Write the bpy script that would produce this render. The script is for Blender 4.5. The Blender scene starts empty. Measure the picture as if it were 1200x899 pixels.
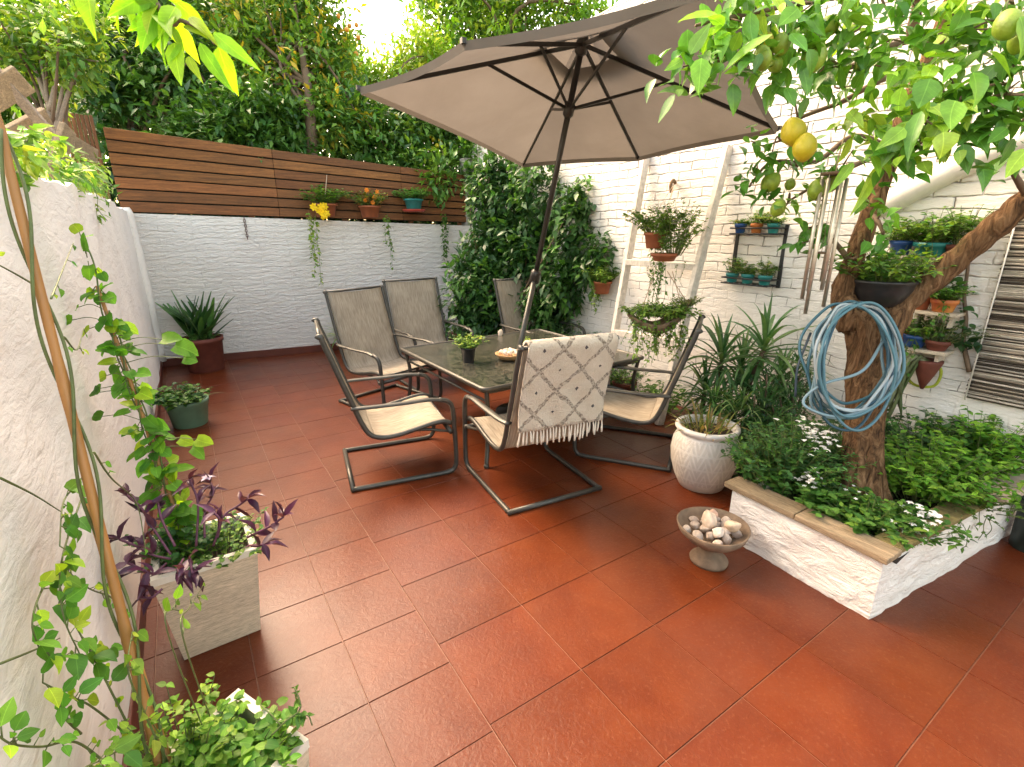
import bpy, math, random
import numpy as np
from mathutils import Vector

rng = np.random.default_rng(11)
random.seed(11)
SC = bpy.context.scene
COL = SC.collection
PI = math.pi

# ------------------------------------------------------------------ camera measurements
CAM = np.array([-0.7424, -1.7795, 1.9])
YAW, PITCH, F = math.radians(33.184), math.radians(-17.274), 580.52
FWD = np.array([math.sin(YAW) * math.cos(PITCH), math.cos(YAW) * math.cos(PITCH), math.sin(PITCH)])
RGT = np.array([math.cos(YAW), -math.sin(YAW), 0.0])
DWN = np.cross(FWD, RGT)

def ray(u, v):
    return RGT * (u - 600) / F + DWN * (v - 449.5) / F + FWD
def D(u, v, d):                     # point at a given depth
    return CAM + ray(u, v) * d
def plane(u, v, n, k):
    n = np.array(n, float); r = ray(u, v)
    return CAM + r * ((k - n @ CAM) / (n @ r))
def AX(u, v, x): return plane(u, v, (1, 0, 0), x)
def AY(u, v, y): return plane(u, v, (0, 1, 0), y)
def AZ(u, v, z=0.0): return plane(u, v, (0, 0, 1), z)
def depth(p): return float((np.array(p) - CAM) @ FWD)
BK = 0.125
def yback(x): return 6.8 - BK * (x + 1.2)
def AB(u, v, off=0.0): return plane(u, v, (BK, 1, 0), 6.8 - BK * 1.2 - off)
WX = 3.72                           # inner face of the right wall

def nrm(a):
    a = np.asarray(a, float)
    return a / (np.linalg.norm(a, axis=-1, keepdims=True) + 1e-9)

# ------------------------------------------------------------------ mesh builder
def tpl(kind):
    if kind == 'simple':
        v = [(0, 0, 0), (.42, .5, .10), (1, 0, -.10), (.42, -.5, .10), (.45, 0, 0)]
        f = [(0, 4, 1), (1, 4, 2), (0, 3, 4), (3, 2, 4)]
        return np.array(v, float), np.array(f)
    prof = {'ovate': ([0, .1, .3, .55, .8, 1.0], [0, .30, .5, .44, .22, 0]),
            'round': ([0, -.06, .25, .6, .88, 1.0], [0, .36, .5, .44, .2, 0]),
            'long':  ([0, .12, .35, .6, .85, 1.0], [0, .30, .5, .45, .2, 0])}[kind]
    ts, ws = prof
    droop = {'ovate': .16, 'round': .12, 'long': .28}[kind]
    V = []
    for t, w in zip(ts, ws):
        h = -droop * max(t, 0) ** 2
        if w == 0:
            V.append((t, 0, h))
        else:
            V += [(max(t, 0.0), 0, h), (t, w, h + .22 * w), (t, -w, h + .22 * w)]
    # indices: 0 base ; 1..12 rows (c,l,r)*4 ; 13 tip
    Fq = []
    Ft = [(0, 1, 2), (0, 3, 1), (13, 11, 10), (13, 10, 12)]
    for r in range(3):
        a = 1 + 3 * r; b = a + 3
        Fq += [(a, b, b + 1, a + 1), (a, a + 2, b + 2, b)]
    T = []
    for q in Fq:
        T += [(q[0], q[1], q[2]), (q[0], q[2], q[3])]
    return np.array(V, float), np.array(Ft + T)
TPL = {k: tpl(k) for k in ('simple', 'ovate', 'round', 'long')}

ORG = {}
class MB:
    def __init__(s):
        s.V = []; s.Fc = []; s.M = []; s.T = []; s.U = []; s.n = 0
    def add(s, V, Fs, mi=0, tint=(1, 1, 1), uv=None):
        V = np.asarray(V, float).reshape(-1, 3)
        k = len(V)
        if not isinstance(Fs, list) or (len(Fs) and np.ndim(Fs[0]) == 1):
            Fs = list(Fs)
        by = {}
        for f in Fs: by.setdefault(len(f), []).append(f)
        for L, fl in by.items():
            s.Fc.append(np.asarray(fl, np.int64) + s.n); s.M.append(np.full(len(fl), mi))
        s.V.append(V); s.n += k
        t = np.asarray(tint, float)
        s.T.append(np.broadcast_to(t, (k, 3)) if t.ndim == 1 else t)
        s.U.append(np.zeros((k, 2)) if uv is None else np.asarray(uv, float))
        return s
    def hexa(s, P, **kw):           # 8 corners: bottom 4 ccw, top 4 ccw
        return s.add(P, [(3, 2, 1, 0), (4, 5, 6, 7), (0, 1, 5, 4), (1, 2, 6, 5), (2, 3, 7, 6), (3, 0, 4, 7)], **kw)
    def box(s, c, size, rz=0.0, ax=None, **kw):
        hx, hy, hz = [q / 2 for q in size]
        P = np.array([(-hx, -hy, -hz), (hx, -hy, -hz), (hx, hy, -hz), (-hx, hy, -hz), (-hx, -hy, hz), (hx, -hy, hz), (hx, hy, hz), (-hx, hy, hz)])
        if ax is not None:
            P = P @ np.array(ax)
        elif rz:
            c_, s_ = math.cos(rz), math.sin(rz)
            P = P @ np.array([(c_, s_, 0), (-s_, c_, 0), (0, 0, 1)])
        return s.hexa(P + np.array(c), **kw)
    def beam(s, a, b, w, h, upv=(0, 0, 1), **kw):
        a = np.array(a, float); b = np.array(b, float)
        d = nrm(b - a); sd = nrm(np.cross(d, upv)); u = np.cross(sd, d)
        P = []
        for p in (a, b):
            pass
        q = [(-1, -1), (1, -1), (1, 1), (-1, 1)]
        P = [a + sd * w / 2 * i + u * h / 2 * j for i, j in q] + [b + sd * w / 2 * i + u * h / 2 * j for i, j in q]
        return s.add(P, [(0, 1, 2, 3), (7, 6, 5, 4), (0, 4, 5, 1), (1, 5, 6, 2), (2, 6, 7, 3), (3, 7, 4, 0)], **kw)
    def tube(s, pts, rad, n=8, mi=0, tint=(1, 1, 1), flat=1.0, flatdir=None, closed=False, rough=0.0):
        P = np.asarray(pts, float); m = len(P)
        R_ = np.broadcast_to(np.asarray(rad, float), (m,))
        tg = np.gradient(P, axis=0) if m > 2 else np.repeat((P[1] - P[0])[None], 2, 0)
        if closed:
            tg = np.roll(P, -1, 0) - np.roll(P, 1, 0)
        tg = nrm(tg)
        a = np.array([0, 0, 1.0]) if flatdir is None else np.array(flatdir, float)
        if abs(a @ tg[0]) > .95: a = np.array([1.0, 0, 0]) if abs(tg[0][0]) < .9 else np.array([0, 1.0, 0])
        u = nrm(a - tg[0] * (a @ tg[0]))
        ang = np.arange(n) * 2 * PI / n
        V = []
        for i in range(m):
            u = nrm(u - tg[i] * (u @ tg[i])) if flatdir is None or abs(np.array(flatdir) @ tg[i]) > .95 else nrm(np.array(flatdir, float) - tg[i] * (np.array(flatdir) @ tg[i]))
            w = np.cross(tg[i], u)
            rr = R_[i] * (1 + (rough * rng.uniform(-1, 1, n) if rough else 0))
            V.append(P[i] + np.outer(np.cos(ang) * rr * flat, u) + np.outer(np.sin(ang) * rr, w))
        V = np.concatenate(V)
        Fs = []
        mm = m if closed else m - 1
        for i in range(mm):
            i2 = (i + 1) % m
            for j in range(n):
                Fs.append((i * n + j, i * n + (j + 1) % n, i2 * n + (j + 1) % n, i2 * n + j))
        if not closed:
            Fs.append(tuple(range(n - 1, -1, -1))); Fs.append(tuple((m - 1) * n + j for j in range(n)))
        return s.add(V, Fs, mi, tint)
    def lathe(s, prof, c, n=24, mi=0, tint=(1, 1, 1), cap=True, wob=0.0):
        m = len(prof); V = []
        ang = np.arange(n) * 2 * PI / n
        for r, z in prof:
            rr = r * (1 + (wob * np.sin(3 * ang + z * 9) if wob else 0))
            V.append(np.stack([c[0] + rr * np.cos(ang), c[1] + rr * np.sin(ang), np.full(n, c[2] + z)], 1))
        V = np.concatenate(V)
        Fs = [(i * n + j, i * n + (j + 1) % n, (i + 1) * n + (j + 1) % n, (i + 1) * n + j) for i in range(m - 1) for j in range(n)]
        if cap:
            Fs.append(tuple(range(n - 1, -1, -1)))
            if prof[-1][0] > 0.001: Fs.append(tuple((m - 1) * n + j for j in range(n)))
        return s.add(V, Fs, mi, tint)
    def disc(s, c, r, n=20, mi=0, tint=(1, 1, 1), wob=.004):
        ang = np.arange(n) * 2 * PI / n
        V = [(c[0], c[1], c[2] + .01)] + [(c[0] + r * math.cos(a), c[1] + r * math.sin(a), c[2] + random.uniform(-wob, wob)) for a in ang]
        return s.add(V, [(0, 1 + i, 1 + (i + 1) % n) for i in range(n)], mi, tint)
    def blob(s, c, r, n=10, m=7, mi=0, tint=(1, 1, 1), jit=.12, ax=None, tip=0.0):
        r = np.array(r, float); V = []; ph = random.uniform(0, 6)
        for i in range(m + 1):
            th = PI * i / m
            for j in range(n):
                a = 2 * PI * j / n
                k = 1 + jit * (math.sin(2 * a + ph) * .5 + math.sin(3 * th + 2 * ph) * .5) * math.sin(th)
                z = math.cos(th)
                if tip: z = z * (1 + tip * abs(z) ** 6)
                V.append((math.sin(th) * math.cos(a) * k * r[0], math.sin(th) * math.sin(a) * k * r[1], z * r[2]))
        V = np.array(V)
        if ax is not None: V = V @ np.array(ax)
        Fs = [(i * n + j, (i + 1) * n + j, (i + 1) * n + (j + 1) % n, i * n + (j + 1) % n) for i in range(m) for j in range(n)]
        return s.add(V + np.array(c), Fs, mi, tint)
    def grid(s, P, mi=0, tint=(1, 1, 1), uv=None, flip=False):   # P (a,b,3)
        a, b = P.shape[:2]
        I = np.arange(a * b).reshape(a, b)
        q = np.stack([I[:-1, :-1], I[:-1, 1:], I[1:, 1:], I[1:, :-1]], -1).reshape(-1, 4)
        if flip: q = q[:, ::-1]
        s.Fc.append(q + s.n); s.M.append(np.full(len(q), mi)); s.V.append(P.reshape(-1, 3)); s.n += a * b
        t = np.asarray(tint, float)
        s.T.append(np.broadcast_to(t, (a * b, 3)) if t.ndim == 1 else t.reshape(-1, 3))
        s.U.append(np.zeros((a * b, 2)) if uv is None else uv.reshape(-1, 2))
        return s
    def leaves(s, pos, dr, up, L, W, tint, kind='simple', mi=0):
        pos = np.asarray(pos, float).reshape(-1, 3); N = len(pos)
        if N == 0: return s
        d = nrm(np.broadcast_to(dr, (N, 3))); up = np.broadcast_to(up, (N, 3))
        sd = np.cross(up, d); bad = np.linalg.norm(sd, axis=1) < 1e-3
        if bad.any(): sd = sd + bad[:, None] * np.array([1.0, .3, 0])
        sd = nrm(sd); nn = np.cross(d, sd)
        L = np.broadcast_to(np.asarray(L, float), (N,)); W = np.broadcast_to(np.asarray(W, float), (N,))
        tv, tf = TPL[kind]; k = len(tv)
        cur = rng.uniform(.1, 2.3, N); fo = rng.uniform(.4, 1.9, N)
        V = (pos[:, None] + tv[None, :, 0, None] * L[:, None, None] * d[:, None] + tv[None, :, 1, None] * W[:, None, None] * sd[:, None]
             + (tv[None, :, 2] * np.where(tv[None, :, 2] < 0, L[:, None] * cur[:, None], W[:, None] * fo[:, None]))[..., None] * nn[:, None])
        bend = rng.normal(size=N) * .14; V = V + (tv[None, :, 0] ** 2 * (bend * L)[:, None])[..., None] * sd[:, None]
        Fs = (tf[None] + (np.arange(N) * k)[:, None, None]).reshape(-1, 3)
        s.Fc.append(Fs + s.n); s.M.append(np.full(len(Fs), mi)); s.V.append(V.reshape(-1, 3)); s.n += N * k
        t = np.broadcast_to(np.asarray(tint, float), (N, 3))
        s.T.append(np.repeat(t, k, 0)); s.U.append(np.tile(np.stack([tv[:, 0] + .001, tv[:, 1] + .5], 1), (N, 1)))
        return s
    def build(s, name, mats, parent=None, base=None, smooth=True, bevel=0.0, kind=None):
        if not isinstance(mats, (list, tuple)): mats = [mats]
        V = np.concatenate(s.V)
        off = np.zeros(3)
        if parent is not None: off = ORG.get(parent.name, np.zeros(3))
        elif base is not None: off = np.array(base, float)
        V = V - off
        me = bpy.data.meshes.new(name)
        me.vertices.add(len(V)); me.vertices.foreach_set('co', V.astype(np.float32).ravel())
        loops = np.concatenate([f.ravel() for f in s.Fc]); tot = np.concatenate([np.full(len(f), f.shape[1]) for f in s.Fc])
        me.loops.add(len(loops)); me.loops.foreach_set('vertex_index', loops.astype(np.int32))
        me.polygons.add(len(tot)); st = np.concatenate([[0], np.cumsum(tot)[:-1]])
        me.polygons.foreach_set('loop_start', st.astype(np.int32)); me.polygons.foreach_set('loop_total', tot.astype(np.int32))
        me.polygons.foreach_set('material_index', np.concatenate(s.M).astype(np.int32))
        me.polygons.foreach_set('use_smooth', np.full(len(tot), smooth))
        ca = me.color_attributes.new('tint', 'FLOAT_COLOR', 'POINT')
        T = np.concatenate(s.T); ca.data.foreach_set('color', np.concatenate([T, np.ones((len(T), 1))], 1).astype(np.float32).ravel())
        U = np.concatenate(s.U)
        if U.any():
            ul = me.uv_layers.new(name='UVMap'); ul.data.foreach_set('uv', U[loops].astype(np.float32).ravel())
        me.update(); me.validate()
        o = bpy.data.objects.new(name, me); COL.objects.link(o)
        for m in mats: me.materials.append(m)
        if parent is not None:
            o.parent = parent
        else:
            o.location = off
        ORG[o.name] = off
        if bevel:
            b = o.modifiers.new('Bevel', 'BEVEL'); b.width = bevel; b.segments = 2; b.limit_method = 'ANGLE'; b.angle_limit = math.radians(40)
        if kind: o['kind'] = kind
        return o

def tag(o, label, cat, group=None, kind=None):
    o['label'] = label; o['category'] = cat
    if group: o['group'] = group
    if kind: o['kind'] = kind
    return o
def thing(name, label, cat, loc=(0, 0, 0), group=None, rz=0.0):
    o = bpy.data.objects.new(name, None); COL.objects.link(o)
    o.location = loc; o.rotation_euler = (0, 0, rz); o.empty_display_size = .1
    ORG[o.name] = np.array(loc, float)
    return tag(o, label, cat, group)
def copy_tree(o, parent=None):
    c = o.copy(); COL.objects.link(c)
    if parent is not None: c.parent = parent
    for ch in list(o.children): copy_tree(ch, c)
    return c

def spline(pts, n=8):
    P = np.asarray(pts, float)
    if len(P) < 3: return np.array([P[0] + (P[-1] - P[0]) * t for t in np.linspace(0, 1, n + 1)])
    Q = np.concatenate([[2 * P[0] - P[1]], P, [2 * P[-1] - P[-2]]]); out = []
    for i in range(1, len(Q) - 2):
        a, b, c, d = Q[i - 1:i + 3]
        for t in np.arange(n) / n:
            out.append(.5 * ((2 * b) + (c - a) * t + (2 * a - 5 * b + 4 * c - d) * t * t + (3 * b - a - 3 * c + d) * t ** 3))
    out.append(P[-1]); return np.array(out)
def lerp_r(a, b, n): return np.linspace(a, b, n)

# ------------------------------------------------------------------ materials
def nodes(name):
    m = bpy.data.materials.new(name); m.use_nodes = True
    nt = m.node_tree; nt.nodes.clear()
    out = nt.nodes.new('ShaderNodeOutputMaterial'); b = nt.nodes.new('ShaderNodeBsdfPrincipled')
    nt.links.new(b.outputs[0], out.inputs[0])
    return m, nt, b
class NT:
    def __init__(s, nt): s.nt = nt
    def n(s, t, **kw):
        o = s.nt.nodes.new(t)
        for k, v in kw.items():
            if k.startswith('i_'):
                key = k[2:].replace('_', ' ')
                o.inputs[key].default_value = v
            else: setattr(o, k, v)
        return o
    def l(s, a, b): s.nt.links.new(a, b)
    def math(s, op, a, b=None, c=None):
        o = s.nt.nodes.new('ShaderNodeMath'); o.operation = op
        for i, x in enumerate((a, b, c)):
            if x is None: continue
            if isinstance(x, (int, float)): o.inputs[i].default_value = x
            else: s.l(x, o.inputs[i])
        return o.outputs[0]
    def mix(s, fac, a, b, blend='MIX'):
        o = s.nt.nodes.new('ShaderNodeMix'); o.data_type = 'RGBA'; o.blend_type = blend
        for idx, x in ((0, fac), (6, a), (7, b)):
            if isinstance(x, (int, float)): o.inputs[idx].default_value = x
            elif isinstance(x, tuple): o.inputs[idx].default_value = (*x, 1)[:4]
            else: s.l(x, o.inputs[idx])
        return o.outputs[2]
    def ramp(s, fac, stops):
        o = s.nt.nodes.new('ShaderNodeValToRGB'); s.l(fac, o.inputs[0])
        cr = o.color_ramp
        while len(cr.elements) < len(stops): cr.elements.new(.5)
        for e, (p, c) in zip(cr.elements, stops):
            e.position = p; e.color = (c, c, c, 1) if isinstance(c, (int, float)) else (*c, 1)
        return o.outputs[0]
    def noise(s, vec, scale, detail=4, rough=.55, dist=0.0):
        o = s.n('ShaderNodeTexNoise'); o.inputs['Scale'].default_value = scale; o.inputs['Detail'].default_value = detail
        o.inputs['Roughness'].default_value = rough; o.inputs['Distortion'].default_value = dist
        if vec is not None: s.l(vec, o.inputs['Vector'])
        return o
    def bump(s, h, strength, dist, prev=None):
        o = s.n('ShaderNodeBump'); o.inputs['Strength'].default_value = strength; o.inputs['Distance'].default_value = dist
        s.l(h, o.inputs['Height'])
        if prev is not None: s.l(prev, o.inputs['Normal'])
        return o.outputs[0]
    def coords(s, which='Object', scale=(1, 1, 1), rot=(0, 0, 0)):
        t = s.n('ShaderNodeTexCoord'); mp = s.n('ShaderNodeMapping')
        mp.inputs['Scale'].default_value = scale; mp.inputs['Rotation'].default_value = rot
        s.l(t.outputs[which], mp.inputs[0]); return mp.outputs[0]

def pm(name, col, rough=.6, var=.15, vscale=6, bump=.15, bscale=60, bdist=.004, metal=0.0, spec=.5, stretch=(1, 1, 1), coord='Object', coat=0.0, dark=None, use_tint=False):
    m, nt, b = nodes(name); g = NT(nt)
    v = g.coords(coord, stretch)
    n1 = g.noise(v, vscale, 5, .6, .3)
    c0 = tuple(max(0, x * (1 - var)) for x in col) if dark is None else dark
    c1 = tuple(min(1, x * (1 + var)) for x in col)
    c = g.ramp(n1.outputs['Fac'], [(.3, c0), (.7, c1)])
    if use_tint:
        a = g.n('ShaderNodeVertexColor', layer_name='tint'); c = g.mix(1.0, c, a.outputs[0], 'MULTIPLY')
    g.l(c, b.inputs['Base Color'])
    b.inputs['Roughness'].default_value = rough; b.inputs['Metallic'].default_value = metal
    b.inputs['Specular IOR Level'].default_value = spec
    if coat: b.inputs['Coat Weight'].default_value = coat; b.inputs['Coat Roughness'].default_value = .15
    if bump:
        n2 = g.noise(v, bscale, 6, .65)
        g.l(g.bump(n2.outputs['Fac'], bump, bdist), b.inputs['Normal'])
    return m

def leaf_mat(name, rough=.5, trans=.36, spec=.28, warm=(1.35, 1.4, .45)):
    m, nt, b = nodes(name); g = NT(nt)
    a = g.n('ShaderNodeVertexColor', layer_name='tint')
    n = g.noise(g.coords('Object'), 26, 3)
    c = g.mix(1.0, a.outputs[0], g.ramp(n.outputs['Fac'], [(.3, .80), (.72, 1.2)]), 'MULTIPLY')
    sp = g.n('ShaderNodeSeparateXYZ'); tc_ = g.n('ShaderNodeTexCoord'); g.l(tc_.outputs['UV'], sp.inputs[0])
    av = g.math('ABSOLUTE', g.math('SUBTRACT', sp.outputs[1], .5))
    mid = g.math('MULTIPLY', g.math('LESS_THAN', av, .022), g.math('GREATER_THAN', sp.outputs[0], .0005))
    sv = g.math('LESS_THAN', g.math('FRACT', g.math('SUBTRACT', g.math('MULTIPLY', sp.outputs[0], 8.0), g.math('MULTIPLY', av, 5.0))), .10)
    vein = g.math('MAXIMUM', g.math('MULTIPLY', mid, .55), g.math('MULTIPLY', g.math('MULTIPLY', sv, g.math('GREATER_THAN', sp.outputs[0], .0005)), .22))
    c = g.mix(vein, c, g.mix(1.0, c, (1.9, 1.7, 2.2), 'MULTIPLY'))
    spot = g.ramp(g.noise(g.coords('Object'), 70, 2).outputs['Fac'], [(.70, 0.0), (.76, .5)])
    c = g.mix(spot, c, g.mix(1.0, c, (1.3, .75, .5), 'MULTIPLY'))
    g.l(c, b.inputs['Base Color'])
    b.inputs['Roughness'].default_value = rough; b.inputs['Specular IOR Level'].default_value = spec
    t = g.n('ShaderNodeBsdfTranslucent'); tc = g.mix(1.0, c, warm, 'MULTIPLY'); g.l(tc, t.inputs[0])
    mx = g.n('ShaderNodeMixShader'); mx.inputs[0].default_value = trans
    g.l(b.outputs[0], mx.inputs[1]); g.l(t.outputs[0], mx.inputs[2])
    g.l(mx.outputs[0], nt.nodes['Material Output'].inputs[0])
    return m

M = {}
M['leaf'] = leaf_mat('leaf_soft')
M['leafg'] = leaf_mat('leaf_glossy', .34, .30, .42)
M['leafb'] = leaf_mat('leaf_backlit', .5, .5, .25, (1.15, 1.4, .4))
M['petal'] = leaf_mat('petal_soft', .6, .25, .2, (1, 1, 1))
M['stem'] = pm('green_stem', (.10, .13, .035), .6, .3, 20, .2)
M['twig'] = pm('brown_twig', (.13, .085, .05), .8, .3, 14, .4, 50)
M['bark'] = None
M['soil'] = pm('potting_soil', (.045, .03, .02), .95, .4, 40, 1, 90, .01)
M['terra'] = pm('terracotta', (.27, .080, .030), .75, .18, 9, .15, 80)
M['terradark'] = pm('dark_terracotta', (.13, .032, .018), .7, .25, 9, .15, 60)
M['frame'] = pm('powder_coated_frame', (.062, .059, .050), .42, .25, 14, .12, 140, .002, .35)
M['umbframe'] = pm('umbrella_frame', (.035, .030, .026), .4, .2, 14, .05, 100, .002, .4)
M['steel'] = pm('chime_metal', (.55, .50, .41), .45, .2, 30, .05, 90, .002, .9)
M['blackmetal'] = pm('black_metal', (.018, .018, .018), .5, .2, 14, .1)
M['blackplastic'] = pm('black_plastic', (.016, .016, .017), .42, .2, 10, .05)
M['cane'] = pm('bamboo_cane', (.36, .17, .045), .5, .22, 7, .2, 40, .004, stretch=(1, 1, .3))
M['whitepaint'] = pm('chipped_white_paint', (.70, .655, .59), .6, .12, 9, .3, 60)
M['ladderpaint'] = pm('scuffed_ladder_paint', (.60, .555, .49), .6, .22, 22, .4, 60)
M['teal'] = pm('teal_plastic', (.02, .20, .19), .45, .15, 12, .05)
M['bluepot'] = pm('blue_glazed', (.02, .075, .25), .35, .2, 12, .05)
M['orangepot'] = pm('orange_painted', (.45, .14, .03), .6, .3, 18, .1)
M['yellowpot'] = pm('yellow_red_painted', (.55, .30, .05), .6, .2, 4, .1, dark=(.40, .04, .03))
M['greenpot'] = pm('sage_green_pot', (.115, .21, .135), .55, .14, 10, .1)
M['lemon'] = pm('lemon_skin', (.46, .38, .014), .42, .22, 14, .6, 130, .004)
M['lime'] = pm('green_lemon_skin', (.20, .29, .022), .42, .38, 16, .6, 130, .004)
M['orange'] = pm('orange_skin', (.52, .22, .02), .45, .15, 10, .3, 160)
M['stone'] = pm('river_stone', (.46, .39, .33), .85, .22, 30, .5, 60, .006, use_tint=True)
M['bowlclay'] = pm('weathered_clay', (.17, .115, .072), .85, .35, 12, .7, 50, .006)
M['basket'] = pm('driftwood', (.19, .12, .07), .85, .35, 10, .8, 40, .01)
M['wicker'] = pm('wicker', (.42, .25, .11), .7, .3, 40, .6, 120)
M['rope'] = pm('jute_rope', (.40, .30, .20), .9, .2, 60, .5, 200)
M['hose'] = None

def mk_wall(name, col, stretch, rot=(0, 0, 0), b1=.5, sc=9, dist=.03, fine=70):
    m, nt, b = nodes(name); g = NT(nt)
    v = g.coords('Object', stretch, rot)
    vo = g.coords('Object')
    big = g.noise(vo, .8, 4); n1 = g.noise(v, sc, 7, .62, .6); n2 = g.noise(v, fine, 5, .6)
    c = g.ramp(big.outputs['Fac'], [(.3, tuple(x * .93 for x in col)), (.7, col)])
    st = g.ramp(g.noise(v, sc * .7, 6, .7).outputs['Fac'], [(.26, (.60, .50, .42)), (.42, (1, 1, 1))])
    c = g.mix(.6, c, g.mix(1.0, c, st, 'MULTIPLY'))
    g.l(c, b.inputs['Base Color']); b.inputs['Roughness'].default_value = .85; b.inputs['Specular IOR Level'].default_value = .25
    nb = g.bump(n1.outputs['Fac'], b1, dist); nb = g.bump(n2.outputs['Fac'], .25, .006, nb)
    g.l(nb, b.inputs['Normal']); return m
WHITE = (.84, .79, .725)
M['stucco_left'] = mk_wall('streaked_white_render', WHITE, (1, .30, 1), (0, 0, 0), .5, 17, .020)
M['planterwall'] = mk_wall('rough_white_masonry', WHITE, (1, 1, 2.6), (0, 0, 0), .8, 7, .05)

def mk_brick(name, bw, rh, mort, bdist, dirt, nscale=14, smooth=.4, rough_b=.5, lo=-1.0, hi=-.5):
    m, nt, b = nodes(name); g = NT(nt)
    uv = g.coords('UV')
    dn = g.noise(uv, 3.0, 4); off = g.n('ShaderNodeVectorMath', operation='SUBTRACT'); off.inputs[1].default_value = (.5, .5, .5)
    g.l(dn.outputs['Color'], off.inputs[0])
    sc = g.n('ShaderNodeVectorMath', operation='SCALE'); sc.inputs['Scale'].default_value = .085 if dirt else .15; g.l(off.outputs[0], sc.inputs[0])
    ad = g.n('ShaderNodeVectorMath', operation='ADD'); g.l(uv, ad.inputs[0]); g.l(sc.outputs[0], ad.inputs[1])
    br = g.n('ShaderNodeTexBrick'); g.l(ad.outputs[0], br.inputs['Vector'])
    br.inputs['Scale'].default_value = 1; br.inputs['Brick Width'].default_value = bw; br.inputs['Row Height'].default_value = rh
    br.inputs['Mortar Size'].default_value = mort; br.inputs['Mortar Smooth'].default_value = smooth
    br.inputs['Color1'].default_value = (.87, .825, .765, 1); br.inputs['Color2'].default_value = (.85, .80, .735, 1); br.inputs['Mortar'].default_value = (.82, .77, .70, 1)
    sv = g.n('ShaderNodeMapping'); sv.inputs['Scale'].default_value = (1, 3, 1); g.l(uv, sv.inputs[0])
    n1 = g.noise(sv.outputs[0], nscale, 7, .65, .4); n2 = g.noise(uv, 70, 5)
    gaps = g.ramp(g.noise(uv, 2.2, 3).outputs['Fac'], [(.38, 0.0), (.55, 1.0)])
    ck = g.math('MULTIPLY', g.ramp(br.outputs['Fac'], [(.75, 0.0), (1, 1.0)]), gaps)
    ck = g.math('MULTIPLY', ck, g.ramp(g.noise(uv, 9, 3).outputs['Fac'], [(.42, 0.0), (.54, 1.0)]))
    c = g.mix(g.math('MULTIPLY', ck, dirt), br.outputs['Color'], (.10, .07, .05))
    g.l(c, b.inputs['Base Color']); b.inputs['Roughness'].default_value = .85; b.inputs['Specular IOR Level'].default_value = .25
    sx = g.n('ShaderNodeSeparateXYZ'); g.l(ad.outputs[0], sx.inputs[0])
    fade = g.ramp(g.math('MULTIPLY', sx.outputs[1], .25), [(lo * .25, .12), (hi * .25, 1.0)])
    ck = g.math('MULTIPLY', ck, fade)
    h = g.math('SUBTRACT', g.math('MULTIPLY', n1.outputs['Fac'], rough_b), g.math('MULTIPLY', br.outputs['Fac'], fade))
    h = g.math('SUBTRACT', h, g.math('MULTIPLY', ck, .8 * dirt))
    nb = g.bump(h, .8, bdist); nb = g.bump(n2.outputs['Fac'], .2, .005, nb); g.l(nb, b.inputs['Normal'])
    return m
M['brick_right'] = mk_brick('painted_brick_coarse', .29, .088, .010, .016, .9, 10, .9, 1.6, 1.25, 1.95)
M['brick_back'] = mk_brick('painted_brick_fine', .8, .085, .005, .018, .0, 11, 1.0, 4.2)

def mk_floor():
    m, nt, b = nodes('glazed_terracotta_tile'); g = NT(nt)
    v = g.coords('Object'); a = g.n('ShaderNodeVertexColor', layer_name='tint')
    n = g.noise(v, 3.2, 6, .62, .4); n3 = g.noise(v, 55, 5, .7)
    c = g.ramp(n.outputs['Fac'], [(.25, (.080, .0130, .0028)), (.5, (.106, .0192, .0038)), (.78, (.138, .0290, .0062))])
    c = g.mix(1.0, c, a.outputs[0], 'MULTIPLY')
    c = g.mix(g.ramp(n3.outputs['Fac'], [(.54, 0.0), (.72, .55)]), c, (.17, .060, .026))
    dust = g.ramp(g.noise(v, 1.4, 7, .68).outputs['Fac'], [(.46, 0.0), (.72, .22)])
    c = g.mix(dust, c, (.15, .060, .034))
    g.l(c, b.inputs['Base Color'])
    r = g.ramp(g.noise(v, 2.0, 4).outputs['Fac'], [(.3, .32), (.7, .45)]); g.l(r, b.inputs['Roughness'])
    b.inputs['Specular IOR Level'].default_value = .22; b.inputs['Coat Weight'].default_value = .22; b.inputs['Coat Roughness'].default_value = .22
    w1 = g.noise(v, 24, 5, .6, 1.4); w2 = g.noise(v, 62, 6, .65, 1.0)
    nb = g.bump(w1.outputs['Fac'], .34, .008); nb = g.bump(w2.outputs['Fac'], .35, .004, nb)
    nb = g.bump(g.noise(v, 120, 3).outputs['Fac'], .15, .002, nb)
    g.l(nb, b.inputs['Normal']); return m
M['tile'] = mk_floor()
M['grout'] = pm('tile_grout', (.185, .078, .043), .5, .3, 12, .3, 90)
M['skirt'] = pm('red_skirting_tile', (.11, .022, .010), .5, .2, 6, .2, 40)

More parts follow.
